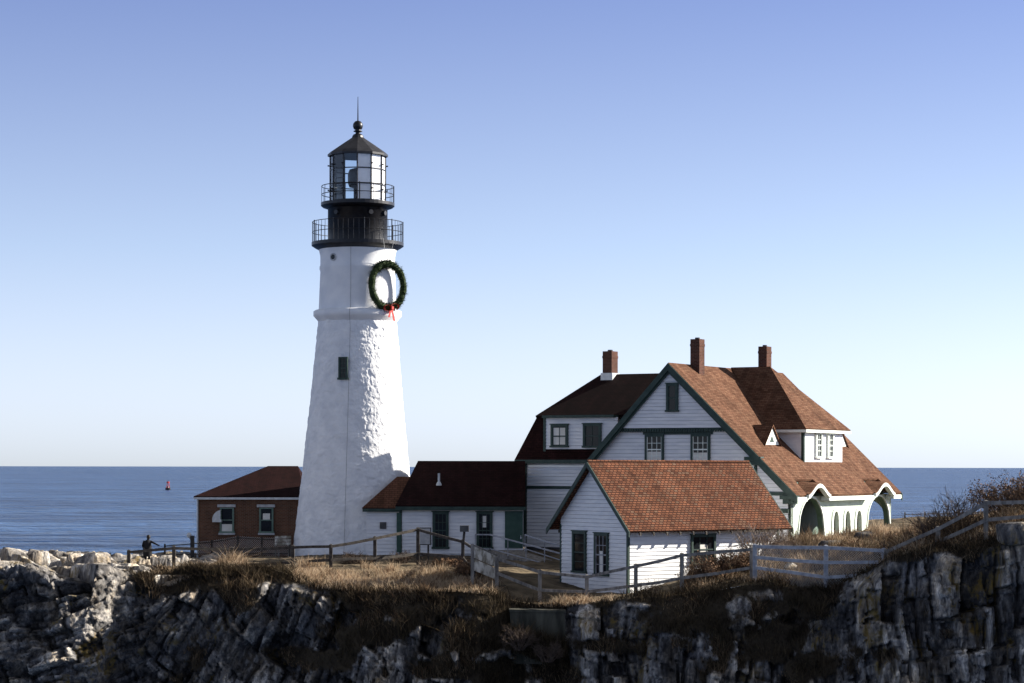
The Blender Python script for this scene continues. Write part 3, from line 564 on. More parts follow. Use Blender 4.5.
for sgn in (-1, 1):
    ring = []
    for k in range(9):
        t = math.pi * 2 * k / 8; ring.append(bc + wr_ * sgn * (.30 - .30 * math.cos(t)) + Vector((0, 0, .19 * math.sin(t) + .04 + .05 * sgn)))
    for k in range(8): q.poly([ring[k] - wn_ * .08, ring[k + 1] - wn_ * .08, ring[k + 1] + wn_ * .08, ring[k] + wn_ * .08])
    q.obox(bc + wr_ * sgn * .02 - wr_ * .07, wr_ * .14, wn_ * .02, Vector((0, 0, -.66 - .1 * sgn)) + wr_ * sgn * .2)
q.obox(bc - wr_ * .08 - Vector((0, 0, .09)), wr_ * .16, wn_ * .12, Vector((0, 0, .18)))
q.build('red_bow', M['red'], wt)
q = MB()
for s_ in (-.35, .1):
    q.tube(Vector((0, 0, wc.z + RM)) + wr_ * s_ * .3, Vector((0, 0, tz(244) + .1)) + wr_ * s_ * 2 + wn_ * .35, .014, n=5)
q.build('hanging_wire', M['wire'], wt)

# ================================================================== KEEPER'S HOUSE  (x = right w, y = back u)
HZ = 9.6
hs = root('keepers_house', 8.885, 131, HZ, R(-30), 'large white gabled house with red roof and green trim and arched porch', 'house')
RZ, SR, SL = 20.95, (20.95 - 13.46) / 7.9, (20.95 - 15.42) / 5.23
zr = lambda w: RZ - SR * w if w >= 0 else RZ + SL * w
U1 = 16.4
# walls: front gable lower and upper (jettied), right wall, back gable
q = MB()
def gspan(off, lo, hi):
    def f(z):
        a = (z - RZ + off) / SL if z < RZ - off else 0; b = (RZ - off - z) / SR if z < RZ - off else 0
        return max(lo, a), min(hi, b)
    return f
FU = .45
siding(q, (0, FU, 0), (1, 0, 0), (0, -1, 0), 9.6, 17.05, gspan(.25, -4.9, 7.2))
w1_ = q.build('wall', M['paint'], hs)
q = MB(); siding(q, (0, FU - .22, 0), (1, 0, 0), (0, -1, 0), 17.22, 20.7, gspan(.25, -5, 5), .21, .045)
gb = q.build('gable_wall', M['paint'], hs)
q = MB()
a, b2_ = gspan(.25, -5, 5)(17.1)
q.box(a, b2_, FU - .25, FU + .1, 17.06, 17.21)
nT = 44
for k in range(nT): xk = a + (b2_ - a) * (k + .5) / nT; q.box(xk - .05, xk + .05, FU - .31, FU - .252, 17.0, 17.20)
q.build('dentil_band', M['trim'], hs)
q = MB(); q.box(-1.78, 2.62, FU - .10, FU - .03, 16.86, 17.04); q.build('window_head_band', M['trim'], hs)
# core volume, back gable and side walls as siding on solid walls
q = MB(); siding(q, (0, U1 - .5, 0), (1, 0, 0), (0, 1, 0), 13.4, 20.7, gspan(.25, -4.9, 7.2)); q.build('wall', M['paint'], hs)
q = MB(); q.slab([(w_, U1 - .75, z_) for w_, z_ in ((-4.8, 9.6), (3.55, 9.6), (3.55, 13.5), (6.95, 13.5), (6.95, 14.0), (0, 20.45), (-4.8, 15.4))], U1 - .85 - FU, Vector((0, 1, 0))); q.build('inner_wall', M['porchin'], hs)  # solid core, also added to stop sun leaking through the siding gaps
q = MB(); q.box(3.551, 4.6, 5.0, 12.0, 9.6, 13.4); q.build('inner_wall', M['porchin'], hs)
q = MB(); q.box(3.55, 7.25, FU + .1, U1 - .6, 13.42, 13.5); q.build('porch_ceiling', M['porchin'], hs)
# main roof slabs
T = .16
HOODS = (3.1, 13.4); HW = 1.6
q = MB(); nw = 7.0; pl = [(0, 0, RZ), (7.9, 0, zr(7.9))]
for uc in HOODS: pl += [(7.9, uc - HW, zr(7.9)), (nw, uc - HW + .25, zr(nw)), (nw, uc + HW - .25, zr(nw)), (7.9, uc + HW, zr(7.9))]
pl += [(7.9, U1, zr(7.9)), (0, U1, RZ)]; q.slab(pl, T, Vector((SR, 0, 1)).normalized())
q.slab([(0, 0, RZ), (0, U1, RZ), (-5.23, U1, zr(-5.23)), (-5.23, 0, zr(-5.23))], T)
roof = q.build('roof', M['roof'], hs)
# bargeboards (green) along front and back gables
for y, d in ((-.07, .09), (U1 - .02, .09)):
    for x1 in (-5.3, 7.95):
        q = MB(); V3 = lambda z_: Vector((0, 0, z_)); dv = Vector((0, d, 0))
        a = Vector((0, y, RZ - .05)); c = Vector((x1, y, zr(x1) - .05)); q.hexa([a + V3(-.40), c + V3(-.40), c + V3(-.40) + dv, a + V3(-.40) + dv, a + V3(.02), c + V3(.02), c + V3(.02) + dv, a + V3(.02) + dv]); bb_ = q.build('bargeboard', M['trim'], hs)
        q = MB(); b_x = x1 * .965; yy = y + .12 * (1 if y < 5 else -1); a = Vector((0, yy, RZ - .40)); c = Vector((b_x, yy, zr(b_x) - .40)); q.hexa([a + V3(-.2), c + V3(-.2), c + V3(-.2) + dv, a + V3(-.2) + dv, a, c, c + dv, a + dv]); sub(q, 'inner_moulding', M['trim'], bb_, hs)
# soffit/frieze: pale fascia at right eave
for ua, ub2 in ((.1, HOODS[0] - HW), (HOODS[0] + HW, HOODS[1] - HW), (HOODS[1] + HW, U1 - .1)):
    q = MB(); q.box(7.42, 7.93, ua, ub2, 13.10, 13.33); q.build('eave_fascia', M['ltrim'], hs)
# returns on the right of the front gable
for (xa, xb, z_) in ((4.75, 5.75, 15.38), (6.9, 7.9, 13.22)):
    q = MB(); q.box(xa, xb, -.05, FU - .04, z_, z_ + .2); q.box(xa + .12, xb - .12, .1, FU - .04, z_ - .26, z_ - .002); q.build('cornice_return', M['trim'], hs)
q = MB(); q.box(5.18, 5.34, FU - .1, FU - .02, 13.3, 15.1); q.build('corner_board', M['trim'], hs)
q = MB(); q.box(4.9, 7.3, FU - .1, FU - .03, 13.42, 13.62); q.box(4.4, 7.25, FU - .11, FU - .04, 12.45, 12.7); q.build('string_course', M['trim'], hs)
# front windows
window(hs, (.19, FU - .25, 18.97), (1, 0, 0), (0, -1, 0), .74, 1.56, 1, 1)
window(hs, (-1.05, FU - .02, 16.03), (1, 0, 0), (0, -1, 0), 1.2, 1.66, 3, 2, bars='ltrim', blind=(.9, 0, .42))
window(hs, (1.86, FU - .02, 16.03), (1, 0, 0), (0, -1, 0), 1.2, 1.66, 3, 2, bars='ltrim', blind=(.9, 0, .38))
# right porch wall with arches
def arch_wall(name, segs, u0, u1, z0, z1, mk, m_, th=.3, n=14):
    """solid wall between u0..u1 with pointed/elliptic openings segs = (uc, half, sill, spring, top)"""
    q = MB(); cur = u0
    def quadw(ua, ub, za0, zb0, za1, zb1):
        q.hexa([mk(ua, 0, za0), mk(ub, 0, zb0), mk(ub, th, zb0), mk(ua, th, za0), mk(ua, 0, za1), mk(ub, 0, zb1), mk(ub, th, zb1), mk(ua, th, za1)])
    for (uc, hw, sill, spr, top_) in segs:
        quadw(cur, uc - hw, z0, z0, z1, z1); cur = uc + hw
        if sill > z0: quadw(uc - hw, uc + hw, z0, z0, sill, sill)
        zf = lambda t: spr + (top_ - spr) * math.sqrt(max(0, 1 - abs(t) ** 2.1))
        for k in range(n):
            ta, tb = -1 + 2 * k / n, -1 + 2 * (k + 1) / n; quadw(uc + hw * ta, uc + hw * tb, zf(ta), zf(tb), z1, z1)
    quadw(cur, u1, z0, z0, z1, z1); return q.build(name, m_, hs)
def arch_trim(name, uc, hw, sill, spr, top_, mk, tw=.16, d=.05, m_='ltrim', n=16):
    q = MB(); P = []
    P.append((hw, sill))
    for k in range(n + 1):
        t = 1 - 2 * k / n; P.append((hw * t, spr + (top_ - spr) * math.sqrt(max(0, 1 - abs(t) ** 2.1))))
    P.append((-hw, sill))
    for k in range(len(P) - 1):
        (a, za), (c, zc) = P[k], P[k + 1]; s1 = 1 + tw / hw; s2 = tw / (top_ - spr + .01)
        oa = (a * s1, za if k == 0 else spr + (za - spr) * (1 + s2)); oc = (c * s1, zc if k == len(P) - 2 else spr + (zc - spr) * (1 + s2))
        q.hexa([mk(uc + a, .02, za), mk(uc + c, .02, zc), mk(uc + oc[0], .02, oc[1]), mk(uc + oa[0], .02, oa[1]), mk(uc + a, -d, za), mk(uc + c, -d, zc), mk(uc + oc[0], -d, oc[1]), mk(uc + oa[0], -d, oa[1])])
    return q.build(name, M[m_], hs)
WR = 7.35
def arch_lining(uc, hw, sill, spr, top_, mk, th=.3, n=16):
    q = MB(); P = [(hw, sill)] + [(hw * (1 - 2 * k / n), spr + (top_ - spr) * math.sqrt(max(0, 1 - abs(1 - 2 * k / n) ** 2.1))) for k in range(n + 1)] + [(-hw, sill)]
    f = 1 - .05 / hw; inn = lambda p: (p[0] * f, p[1] if p[1] <= spr else spr + (p[1] - spr) * (1 - .05 / (top_ - spr)))
    for p0, p1 in zip(P, P[1:]):
        i0_, i1_ = inn(p0), inn(p1); q.hexa([mk(uc + i0_[0], .03, i0_[1]), mk(uc + i1_[0], .03, i1_[1]), mk(uc + p1[0] * .999, .03, p1[1] - .002), mk(uc + p0[0] * .999, .03, p0[1] - .002), mk(uc + i0_[0], th + .01, i0_[1]), mk(uc + i1_[0], th + .01, i1_[1]), mk(uc + p1[0] * .999, th + .01, p1[1] - .002), mk(uc + p0[0] * .999, th + .01, p0[1] - .002)])
    return q.build('arch_lining', M['reveal'], hs)
mkR = lambda u, d, z: Vector((WR - d, u, z))
ARCH = [(3.4, 1.9, 9.6, 11.2, 13.26), (7.05, .42, 11.05, 11.85, 12.45), (8.85, .42, 11.05, 11.85, 12.45), (10.65, .42, 11.05, 11.85, 12.45), (13.9, 1.9, 10.6, 11.4, 13.26)]
pw = arch_wall('porch_wall', ARCH, .5, U1 - .35, 9.6, 13.36, mkR, M['porchwall'])
for i, A_r in enumerate(ARCH): arch_trim('arch_trim', *A_r, mkR, .07 if i in (0, 4) else .2, .06)
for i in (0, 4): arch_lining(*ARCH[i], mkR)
for i in (1, 2, 3):
    uc = ARCH[i][0]; g = MB(); g.poly([(WR - .2, uc - .42, 11.05), (WR - .2, uc + .42, 11.05), (WR - .2, uc + .42, 11.85), (WR - .2, uc + .2, 12.3), (WR - .2, uc, 12.45), (WR - .2, uc - .2, 12.3), (WR - .2, uc - .42, 11.85)]); o = g.build('lancet_pane', M['glass'], hs)
    g = MB(); g.box(WR - .18, WR - .14, uc - .025, uc + .025, 11.05, 12.4); sub(g, 'sash', M['ltrim'], o, hs)
mkF = lambda u, d, z: Vector((u, FU + .05 + d, z))
arch_wall('porch_wall', [(5.75, 1.15, 9.6, 11.6, 12.4)], 4.3, 7.35, 9.6, 13.38, mkF, M['trim'])
mkB = lambda u, d, z: Vector((u, U1 - .65 + d, z))
arch_wall('porch_wall', [(5.6, 1.5, 10.9, 11.8, 13.1)], 3.6, 7.35, 9.6, 13.38, mkB, M['porchwall'])
for ua, ub2, z_ in ((.6, 5.0, 10.2), (12.0, U1 - .7, 10.6)):
    q = MB(); q.box(3.65, 7.04, ua, ub2, 9.6, z_); q.build('porch_floor', M['foundation'], hs)
# eyebrow hoods over the two big arches
for uc in HOODS:
    n = 20; hh = .62; ring = []
    for k in range(n + 1):
        t = -1 + 2 * k / n; hgt = hh * (.5 + .5 * math.cos(t * math.pi)) ** .8; zq = zr(7.9) + .01 + hgt; ring.append((uc + HW * t, zq, (RZ - zq) / SR))
    q = MB()
    for k in range(n):
        (ua, za, wa), (ub, zb, wb) = ring[k], ring[k + 1]; q.slab([(8.0, ua, za + .03), (8.0, ub, zb + .03), (wb - .45, ub, zb + .10), (wa - .45, ua, za + .10)], .07, None)
    eb = q.build('eyebrow_hood', M['roof'], hs)
    q = MB()
    for k in range(n):
        (ua, za, wa), (ub, zb, wb) = ring[k], ring[k + 1]; q.hexa([(7.75, ua, za - .22), (7.75, ub, zb - .22), (8.03, ub, zb - .22), (8.03, ua, za - .22), (7.75, ua, za - .02), (7.75, ub, zb - .02), (8.03, ub, zb - .02), (8.03, ua, za - .02)])
    sub(q, 'hood_fascia', M['ltrim'], eb, hs)
    q = MB()
    for k in range(n):
        (ua, za, wa), (ub, zb, wb) = ring[k], ring[k + 1]; q.hexa([(7.12, ua, 13.34), (7.12, ub, 13.34), (7.3, ub, 13.34), (7.3, ua, 13.34), (7.12, ua, max(13.36, za - .08)), (7.12, ub, max(13.36, zb - .08)), (7.3, ub, max(13.36, zb - .08)), (7.3, ua, max(13.36, za - .08))])
    sub(q, 'hood_shade_wall', M['trim'], eb, hs)  # dark wall under the hood, its colour standing in for the recess shade
# hipped dormer on the right slope
DW, DU0, DU1, DZ = 5.95, 5.65, 11.55, 17.25
q = MB(); q.box(2.0, DW, DU0, DU1, zr(DW) - .3, DZ); dm = q.build('dormer', M['paint'], hs)
q = MB(); ap0 = (0.0, 8.6, RZ + .05); ap = (2.55, 8.6, RZ + .05); e = .5; EZ = DZ - .02
fl, fr_ = (DW + .35, DU0 - e, EZ), (DW + .35, DU1 + e, EZ)
q.slab([ap, fl, fr_], .12); q.slab([ap0, (zr(0) - EZ) / SR and ((RZ - EZ) / SR - .1, DU0 - e, EZ), fl, ap], .12); q.slab([ap0, ap, fr_, ((RZ - EZ) / SR - .1, DU1 + e, EZ)], .12)
sub(q, 'dormer_roof', M['roof'], dm, hs)
q = MB(); q.box(DW + .22, DW + .36, DU0 - e, DU1 + e, EZ - .22, EZ - .06); q.box(4.2, DW + .219, DU0 - e, DU0 - e + .1, EZ - .22, EZ - .06); q.box(4.2, DW + .219, DU1 + e - .1, DU1 + e, EZ - .22, EZ - .06); sub(q, 'dormer_fascia', M['ltrim'], dm, hs)
q = MB(); q.box(DW - .16, DW + .012, DU0 - .012, DU0 + .16, zr(DW) - .1, DZ - .24); sub(q, 'corner_post', M['trim'], dm, hs)
for uc in (7.75, 9.55): window(hs, (DW + .0, uc, 16.32), (0, 1, 0), (1, 0, 0), .92, 1.5, 2, 2, trim='ltrim', bars='ltrim')
# two little triangular vents beside it
for uc in (3.35, 13.75):
    w0, z0 = 4.95, zr(4.95) + .02; q = MB(); q.poly([(w0, uc - 1.05, z0), (w0, uc + 1.05, z0), (w0, uc, z0 + 1.05)]); q.poly([(w0 - .02, uc + .9, z0), (w0 - .02, uc - .9, z0), (w0 - .02, uc, z0 + .9)]); vg = q.build('vent_gable', M['ltrim'], hs)
    wb = (RZ - z0 - 1.08) / SR; q = MB(); q.slab([(w0 + .1, uc, z0 + 1.16), (w0 + .1, uc - 1.2, z0 - .06), (w0 - .05, uc - 1.2, z0 - .02), (wb, uc, z0 + 1.16)], .06); q.slab([(w0 + .1, uc, z0 + 1.16), (wb, uc, z0 + 1.16), (w0 - .05, uc + 1.2, z0 - .02), (w0 + .1, uc + 1.2, z0 - .06)], .06); sub(q, 'vent_roof', M['roof'], vg, hs)
    q = MB(); q.poly([(w0 + .012, uc - .32, z0 + .15), (w0 + .012, uc + .32, z0 + .15), (w0 + .012, uc, z0 + .55)]); sub(q, 'louvre', M['trim'], vg, hs)
# ---- left wing with gambrel-hipped roof
u0, ub_, um = 1.5, 10.5, 6.0; wl = -10.95
q = MB(); siding(q, (0, u0 + .45, 0), (1, 0, 0), (0, -1, 0), 10.2, 15.25, lambda z: (-10.45, -4.6)); siding(q, (-10.45, 0, 0), (0, 1, 0), (-1, 0, 0), 10.2, 15.25, lambda z: (u0 + .45, ub_ - .45)); siding(q, (0, ub_ - .45, 0), (1, 0, 0), (0, 1, 0), 10.2, 15.25, lambda z: (-10.45, -4.6))
q.build('wing_wall', M['paint'], hs)
q = MB(); q.box(-10.42, -4.9, u0 + .5, ub_ - .5, 9.6, 10.2); q.build('foundation', M['foundation'], hs)
q = MB(); q.box(-10.56, -10.34, u0 + .39, u0 + .56, 10.2, 15.2); q.box(-10.52, -4.8, u0 + .38, u0 + .44, 13.68, 13.86); q.box(-10.95, -5.0, u0 - .02, u0 + .43, 15.2, 15.42); q.box(-10.97, -10.45, u0 + .44, ub_, 15.2, 15.42); q.build('wing_trim', M['trim'], hs)
bz, rz2 = 18.05, 20.62; bu0, bu1, bw = u0 + .75, ub_ - .75, -9.8; rwl = -7.5
q = MB()
q.slab([(wl, u0, 15.42), (-4.4, u0, 15.42), (-4.4, bu0, bz), (bw, bu0, bz)], .12)
q.slab([(wl, ub_, 15.42), (wl, u0, 15.42), (bw, bu0, bz), (bw, bu1, bz)], .12)
q.slab([(-2.0, ub_, 15.42), (wl, ub_, 15.42), (bw, bu1, bz), (-2.0, bu1, bz)], .12)
q.slab([(bw, bu0 - .25, bz), (-2.4, bu0 - .25, bz), (0, um, rz2), (rwl, um, rz2)], .14)
q.slab([(bw, bu1, bz), (bw, bu0 - .25, bz), (rwl, um, rz2)], .14)
q.slab([(-1.5, bu1, bz), (bw, bu1, bz), (rwl, um, rz2), (0, um, rz2)], .14)
q.build('wing_roof', M['shaded_roof'], hs)
# wall dormer set in the lower slope
q = MB(); du = u0 + .2
siding(q, (0, du, 0), (1, 0, 0), (0, -1, 0), 15.62, 17.92, lambda z: (-8.95, -4.1)); q.box(-8.95, -4.4, du + .05, bu0 + .3, 15.6, 17.9)
wd = q.build('wall_dormer', M['paint'], hs)
q = MB(); q.box(-9.0, -4.2, du - .35, du + .3, 17.9, 18.05); q.box(-9.06, -8.9, du - .06, du + .1, 15.6, 17.9); sub(q, 'dormer_trim', M['trim'], wd, hs)
window(hs, (-7.95, du - .02, 16.85), (1, 0, 0), (0, -1, 0), 1.15, 1.3, 2, 1, blind=(.95, .05, .95))
window(hs, (-5.75, du - .02, 16.85), (1, 0, 0), (0, -1, 0), 1.2, 1.35, 2, 1)
# chimneys on the roofs
wcn = hs.children
chimney('chimney', hs, -6.8, um - .1, 19.6, 22.0, .62, .8)
chimney('chimney', hs, .32, 3.2, 20.2, 22.42, .58, .7)
chimney('chimney', hs, 2.0, 9.05, 20.2, 22.22, .55, .7)
q = MB(); q.box(-7.2, -6.4, um - .58, um + .36, 20.2, 20.68); q.build('flashing', M['metal'], hs)

# ================================================================== SHED  (x along the long side, y into the building)
SX, SY, SZ = at(628, 530, 122).x, 122.0, 8.0
sh = root('garage', SX, SY, SZ, R(36), 'small white clapboard outbuilding with bright red tiled gable roof behind the fence', 'outbuilding')
SW, SLn, EH, AH = 5.87, 10.75, 11.78, 14.95
hy = SW / 2; slp = (15.3 - 11.8) / (hy + .5)
zs = lambda y: 15.3 - slp * abs(y - hy)
q = MB(); siding(q, (0, 0, 0), (0, 1, 0), (-1, 0, 0), 8.2, 14.9, lambda z: (max(0, hy - (15.12 - z) / slp) if z > 11.9 else 0, min(SW, hy + (15.12 - z) / slp) if z > 11.9 else SW))
siding(q, (0, 0, 0), (1, 0, 0), (0, -1, 0), 8.2, 11.9, lambda z: (0, SLn))
siding(q, (0, SW, 0), (1, 0, 0), (0, 1, 0), 8.2, 11.9, lambda z: (0, SLn))
siding(q, (SLn, 0, 0), (0, 1, 0), (1, 0, 0), 8.2, 14.9, lambda z: (max(0, hy - (15.12 - z) / slp) if z > 11.9 else 0, min(SW, hy + (15.12 - z) / slp) if z > 11.9 else SW))
q.build('wall', M['paint'], sh)
q = MB(); ov = .68; gx = -.45
q.slab([(gx, -ov, zs(-ov)), (SLn + .45, -ov, zs(-ov)), (SLn + .45, hy, 15.3), (gx, hy, 15.3)], .12); q.slab([(gx, SW + ov, zs(SW + ov)), (gx, hy, 15.3), (SLn + .45, hy, 15.3), (SLn + .45, SW + ov, zs(SW + ov))], .12)
srf = q.build('roof', M['tile'], sh)
q = MB(); q.tube((gx, hy, 15.31), (SLn + .45, hy, 15.31), .07, n=8); sub(q, 'ridge_cap', M['tile'], srf, sh)
for x_, d in ((gx - .06, .07), (SLn + .44, .07)):
    for ya in (-ov - .03, SW + ov + .03):
        q = MB(); a = Vector((x_, hy, 15.3)); c = Vector((x_, ya, zs(ya)))
        q.hexa([a + Vector((0, 0, -.30)), c + Vector((0, 0, -.30)), c + Vector((d, 0, -.30)), a + Vector((d, 0, -.30)), a + Vector((0, 0, .0)), c + Vector((0, 0, .0)), c + Vector((d, 0, 0)), a + Vector((d, 0, 0))]); q.build('bargeboard', M['trim'], sh)
for k in range(12):
    x_ = .35 + k * .92
    for s_, ya in ((1, 0), (-1, SW)): q = MB(); q.obox((x_ - .05, ya, zs(ya) - .30), (.1, 0, 0), (0, -s_ * (ov - .03), -(ov - .03) * slp), (0, 0, .14)); q.build('rafter_tail', M['wooddark'], sh)
q = MB(); q.box(-.045, .1, -.05, .08, 8.2, 11.85); q.box(-.045, .1, SW - .08, SW + .05, 8.2, 11.85); q.box(SLn - .1, SLn + .045, -.05, .08, 8.2, 11.85); q.build('corner_board', M['trim'], sh)
window(sh, (-.01, 4.12, 10.38), (0, -1, 0), (-1, 0, 0), 1.2, 2.2, 1, 2)
window(sh, (-.01, 2.18, 10.30), (0, -1, 0), (-1, 0, 0), 1.2, 2.25, 3, 2, bars='greyrail', blind=(.3, .05, .6))
window(sh, (5.2, -.01, 10.55), (1, 0, 0), (0, -1, 0), 1.75, 1.55, 3, 1, blind=(.4, .3, .7))

# ================================================================== PASSAGE BUILDING between tower and house
PX, PY, PZ = -3.2, 134.0, 9.8
pb = root('passage_building', PX, PY, PZ, 0, 'long low white passage building with shade-darkened red roof joining lighthouse to house', 'building')
lx = lambda px, Y=134.0: (px - 512) * Y / F - PX
q = MB(); x0, x1 = lx(400), lx(523.5)
siding(q, (0, .4, 0), (1, 0, 0), (0, -1, 0), 9.9, 12.75, lambda z: (x0, x1)); siding(q, (x0, 0, 0), (0, 1, 0), (-1, 0, 0), 9.9, 12.75, lambda z: (.4, 5.6)); siding(q, (0, 5.6, 0), (1, 0, 0), (0, 1, 0), 9.9, 12.75, lambda z: (x0, x1))
q.box(x0 + .05, x1, .45, 5.55, 9.8, 12.7); q.build('wall', M['paint'], pb)
q = MB(); rx0 = lx(418, 137); ez = 12.72; rz3 = 15.34
q.slab([(lx(395.5), 0, ez), (x1 + .12, 0, ez), (x1 + .12, 3, rz3), (rx0, 3, rz3)], .12); q.slab([(lx(395.5), 6, ez), (lx(395.5), 0, ez), (rx0, 3, rz3)], .12); q.slab([(x1 + .12, 6, ez), (lx(395.5), 6, ez), (rx0, 3, rz3), (x1 + .12, 3, rz3)], .12)
pr_ = q.build('roof', M['shaded_roof'], pb)
q = MB(); vx, vy = lx(439, 135.6), 1.45; vz = ez + (rz3 - ez) * vy / 3; q.tube((vx, vy, vz - .1), (vx, vy, vz + .62), .07, n=10); q.tube((vx, vy, vz - .1), (vx, vy, vz + .12), .2, .09, 10); sub(q, 'vent_pipe', M['metal'], pr_, pb)
q = MB(); q.box(lx(395.5), x1 + .14, -.02, .1, ez - .26, ez - .05); q.box(lx(396), x1 + .12, .1, .38, ez - .24, ez - .12); q.box(x0 - .06, x0 + .1, .33, .5, 9.9, ez - .27); q.build('eave_trim', M['trim'], pb)
window(pb, (lx(440.5), .4, 11.30), (1, 0, 0), (0, -1, 0), .95, 2.1, 3, 2)
window(pb, (lx(484.5), .4, 11.30), (1, 0, 0), (0, -1, 0), .95, 2.1, 3, 2, blind=(.4, .6, .95))
q = MB(); q.box(lx(505), lx(523), .28, .42, 10.25, 12.4); dr_ = q.build('door', M['door'], pb)
q = MB()
for k in range(5): xk = lx(506.5) + k * .2; q.box(xk, xk + .15, .26, .279, 10.4, 12.3)
sub(q, 'door_plank', M['door'], dr_, pb)
q = MB(); q.tube((lx(521), .2, 10.85), (lx(521), .27, 10.85), .05, n=8); q.tube((lx(521), .2, 10.78), (lx(521), .2, 11.0), .02, n=6); sub(q, 'handle', M['metal'], dr_, pb)
# vestibule against the tower
q = MB(); siding(q, (0, .5, 0), (1, 0, 0), (0, -1, 0), 9.8, 12.55, lambda z: (lx(366), x0 - .05)); q.box(lx(366) + .03, x0 - .05, .55, 4.5, 9.8, 12.5); q.build('vestibule_wall', M['paint'], pb)
q = MB(); vl = lx(362); q.slab([(vl, .15, 12.6), (x0 + .2, .15, 12.6), (x0 + .6, 2.0, 14.4), (lx(397, 136.0), 2.0, 14.4)], .1); q.slab([(vl, 4.0, 12.6), (vl, .15, 12.6), (lx(397, 136.0), 2.0, 14.4)], .1); q.build('vestibule_roof', M['brownroof'], pb)
q = MB(); q.box(vl + .02, x0 + .1, .16, .3, 12.36, 12.54); q.build('vestibule_trim', M['trim'], pb)
q = MB(); q.box(lx(379.5), lx(386), .42, .46, 11.35, 11.75); q.build('wall_plaque', M['foundation'], pb)
q = MB(); q.box(lx(396.5), lx(401), .30, .47, 10.0, 12.3); q.build('side_door', M['door'], pb)

# ================================================================== BRICK FOG SIGNAL BUILDING
BX, BY, BZ = -16.2, 140.0, 9.3
bb = root('brick_building', BX, BY, BZ, 0, 'small brown brick building with shade-darkened hipped roof left of the lighthouse', 'building')
bx = lambda px, Y=140.0: (px - 512) * Y / F - BX
q = MB(); q.box(bx(196.5), bx(303), .35, 7.6, 9.3, 13.0); q.build('wall', M['brick'], bb)
q = MB(); el, er, rl_, rr_ = bx(193.5), bx(305.5), bx(268, 144), bx(298, 144); ez, rz4 = 13.16, 15.02
q.slab([(el, 0, ez), (er, 0, ez), (rr_, 4, rz4), (rl_, 4, rz4)], .1); q.slab([(el, 8, ez), (el, 0, ez), (rl_, 4, rz4)], .1); q.slab([(er, 0, ez), (er, 8, ez), (rr_, 4, rz4)], .1); q.slab([(er, 8, ez), (el, 8, ez), (rl_, 4, rz4), (rr_, 4, rz4)], .1)
q.build('roof', M['shaded_roof'], bb)
q = MB(); q.box(el + .02, er - .02, -.01, .1, ez - .19, ez - .055); q.box(el + .1, er - .1, .1, .34, ez - .16, ez - .1); q.build('gutter', M['metal'], bb)
q = MB(); q.tube((bx(197), .28, 9.4), (bx(197), .28, 12.95), .05, n=8); q.build('downpipe', M['metal'], bb)
for i, px in enumerate((226.5, 266)):
    w_ = window(bb, (bx(px), .33, 11.72), (1, 0, 0), (0, -1, 0), .86, 1.5, 1, 1, trim='porchin', bars='porchin', fw=.07, crown=False, blind=((.95, 0, .32) if i == 0 else (.6, .5, .8)))
    q = MB(); q.box(bx(px) - .58, bx(px) + .52, .2, .36, 12.5, 12.67); sub(q, 'lintel', M['stone'], w_, bb)
    q = MB(); q.box(bx(px) - .5, bx(px) + .5, .14, .36, 10.82, 10.93); sub(q, 'stone_sill', M['stone'], w_, bb)
q = MB(); n = 8; P0 = [(bx(222.5) - .55 + .55 * (1 - math.cos(k / n * math.pi / 2)) * 0 - .0, 0, 0)]
for k in range(n):
    a, c = math.pi / 2 * k / n, math.pi / 2 * (k + 1) / n
    pa = (bx(213) + .62 * (1 - math.cos(a)) if False else bx(221) - .5 * math.cos(a), 11.75 + .55 * math.sin(a)); pc = (bx(221) - .5 * math.cos(c), 11.75 + .55 * math.sin(c))
    q.hexa([(pa[0], -.25, pa[1]), (pc[0], -.25, pc[1]), (pc[0], .33, pc[1]), (pa[0], .33, pa[1]), (pa[0] + .03, -.25, pa[1] + .03), (pc[0] + .03, -.25, pc[1] + .03), (pc[0] + .03, .33, pc[1] + .03), (pa[0] + .03, .33, pa[1] + .03)])
q.box(bx(221) - .5, bx(221) + .05, -.22, .33, 11.6, 11.75)
q.poly([(bx(221), -.24, 11.74)] + [(bx(221) - .5 * math.cos(math.pi / 2 * k / n), -.24, 11.75 + .55 * math.sin(math.pi / 2 * k / n)) for k in range(n + 1)][::-1]); q.build('vent_hood', M['metal'], bb, False)

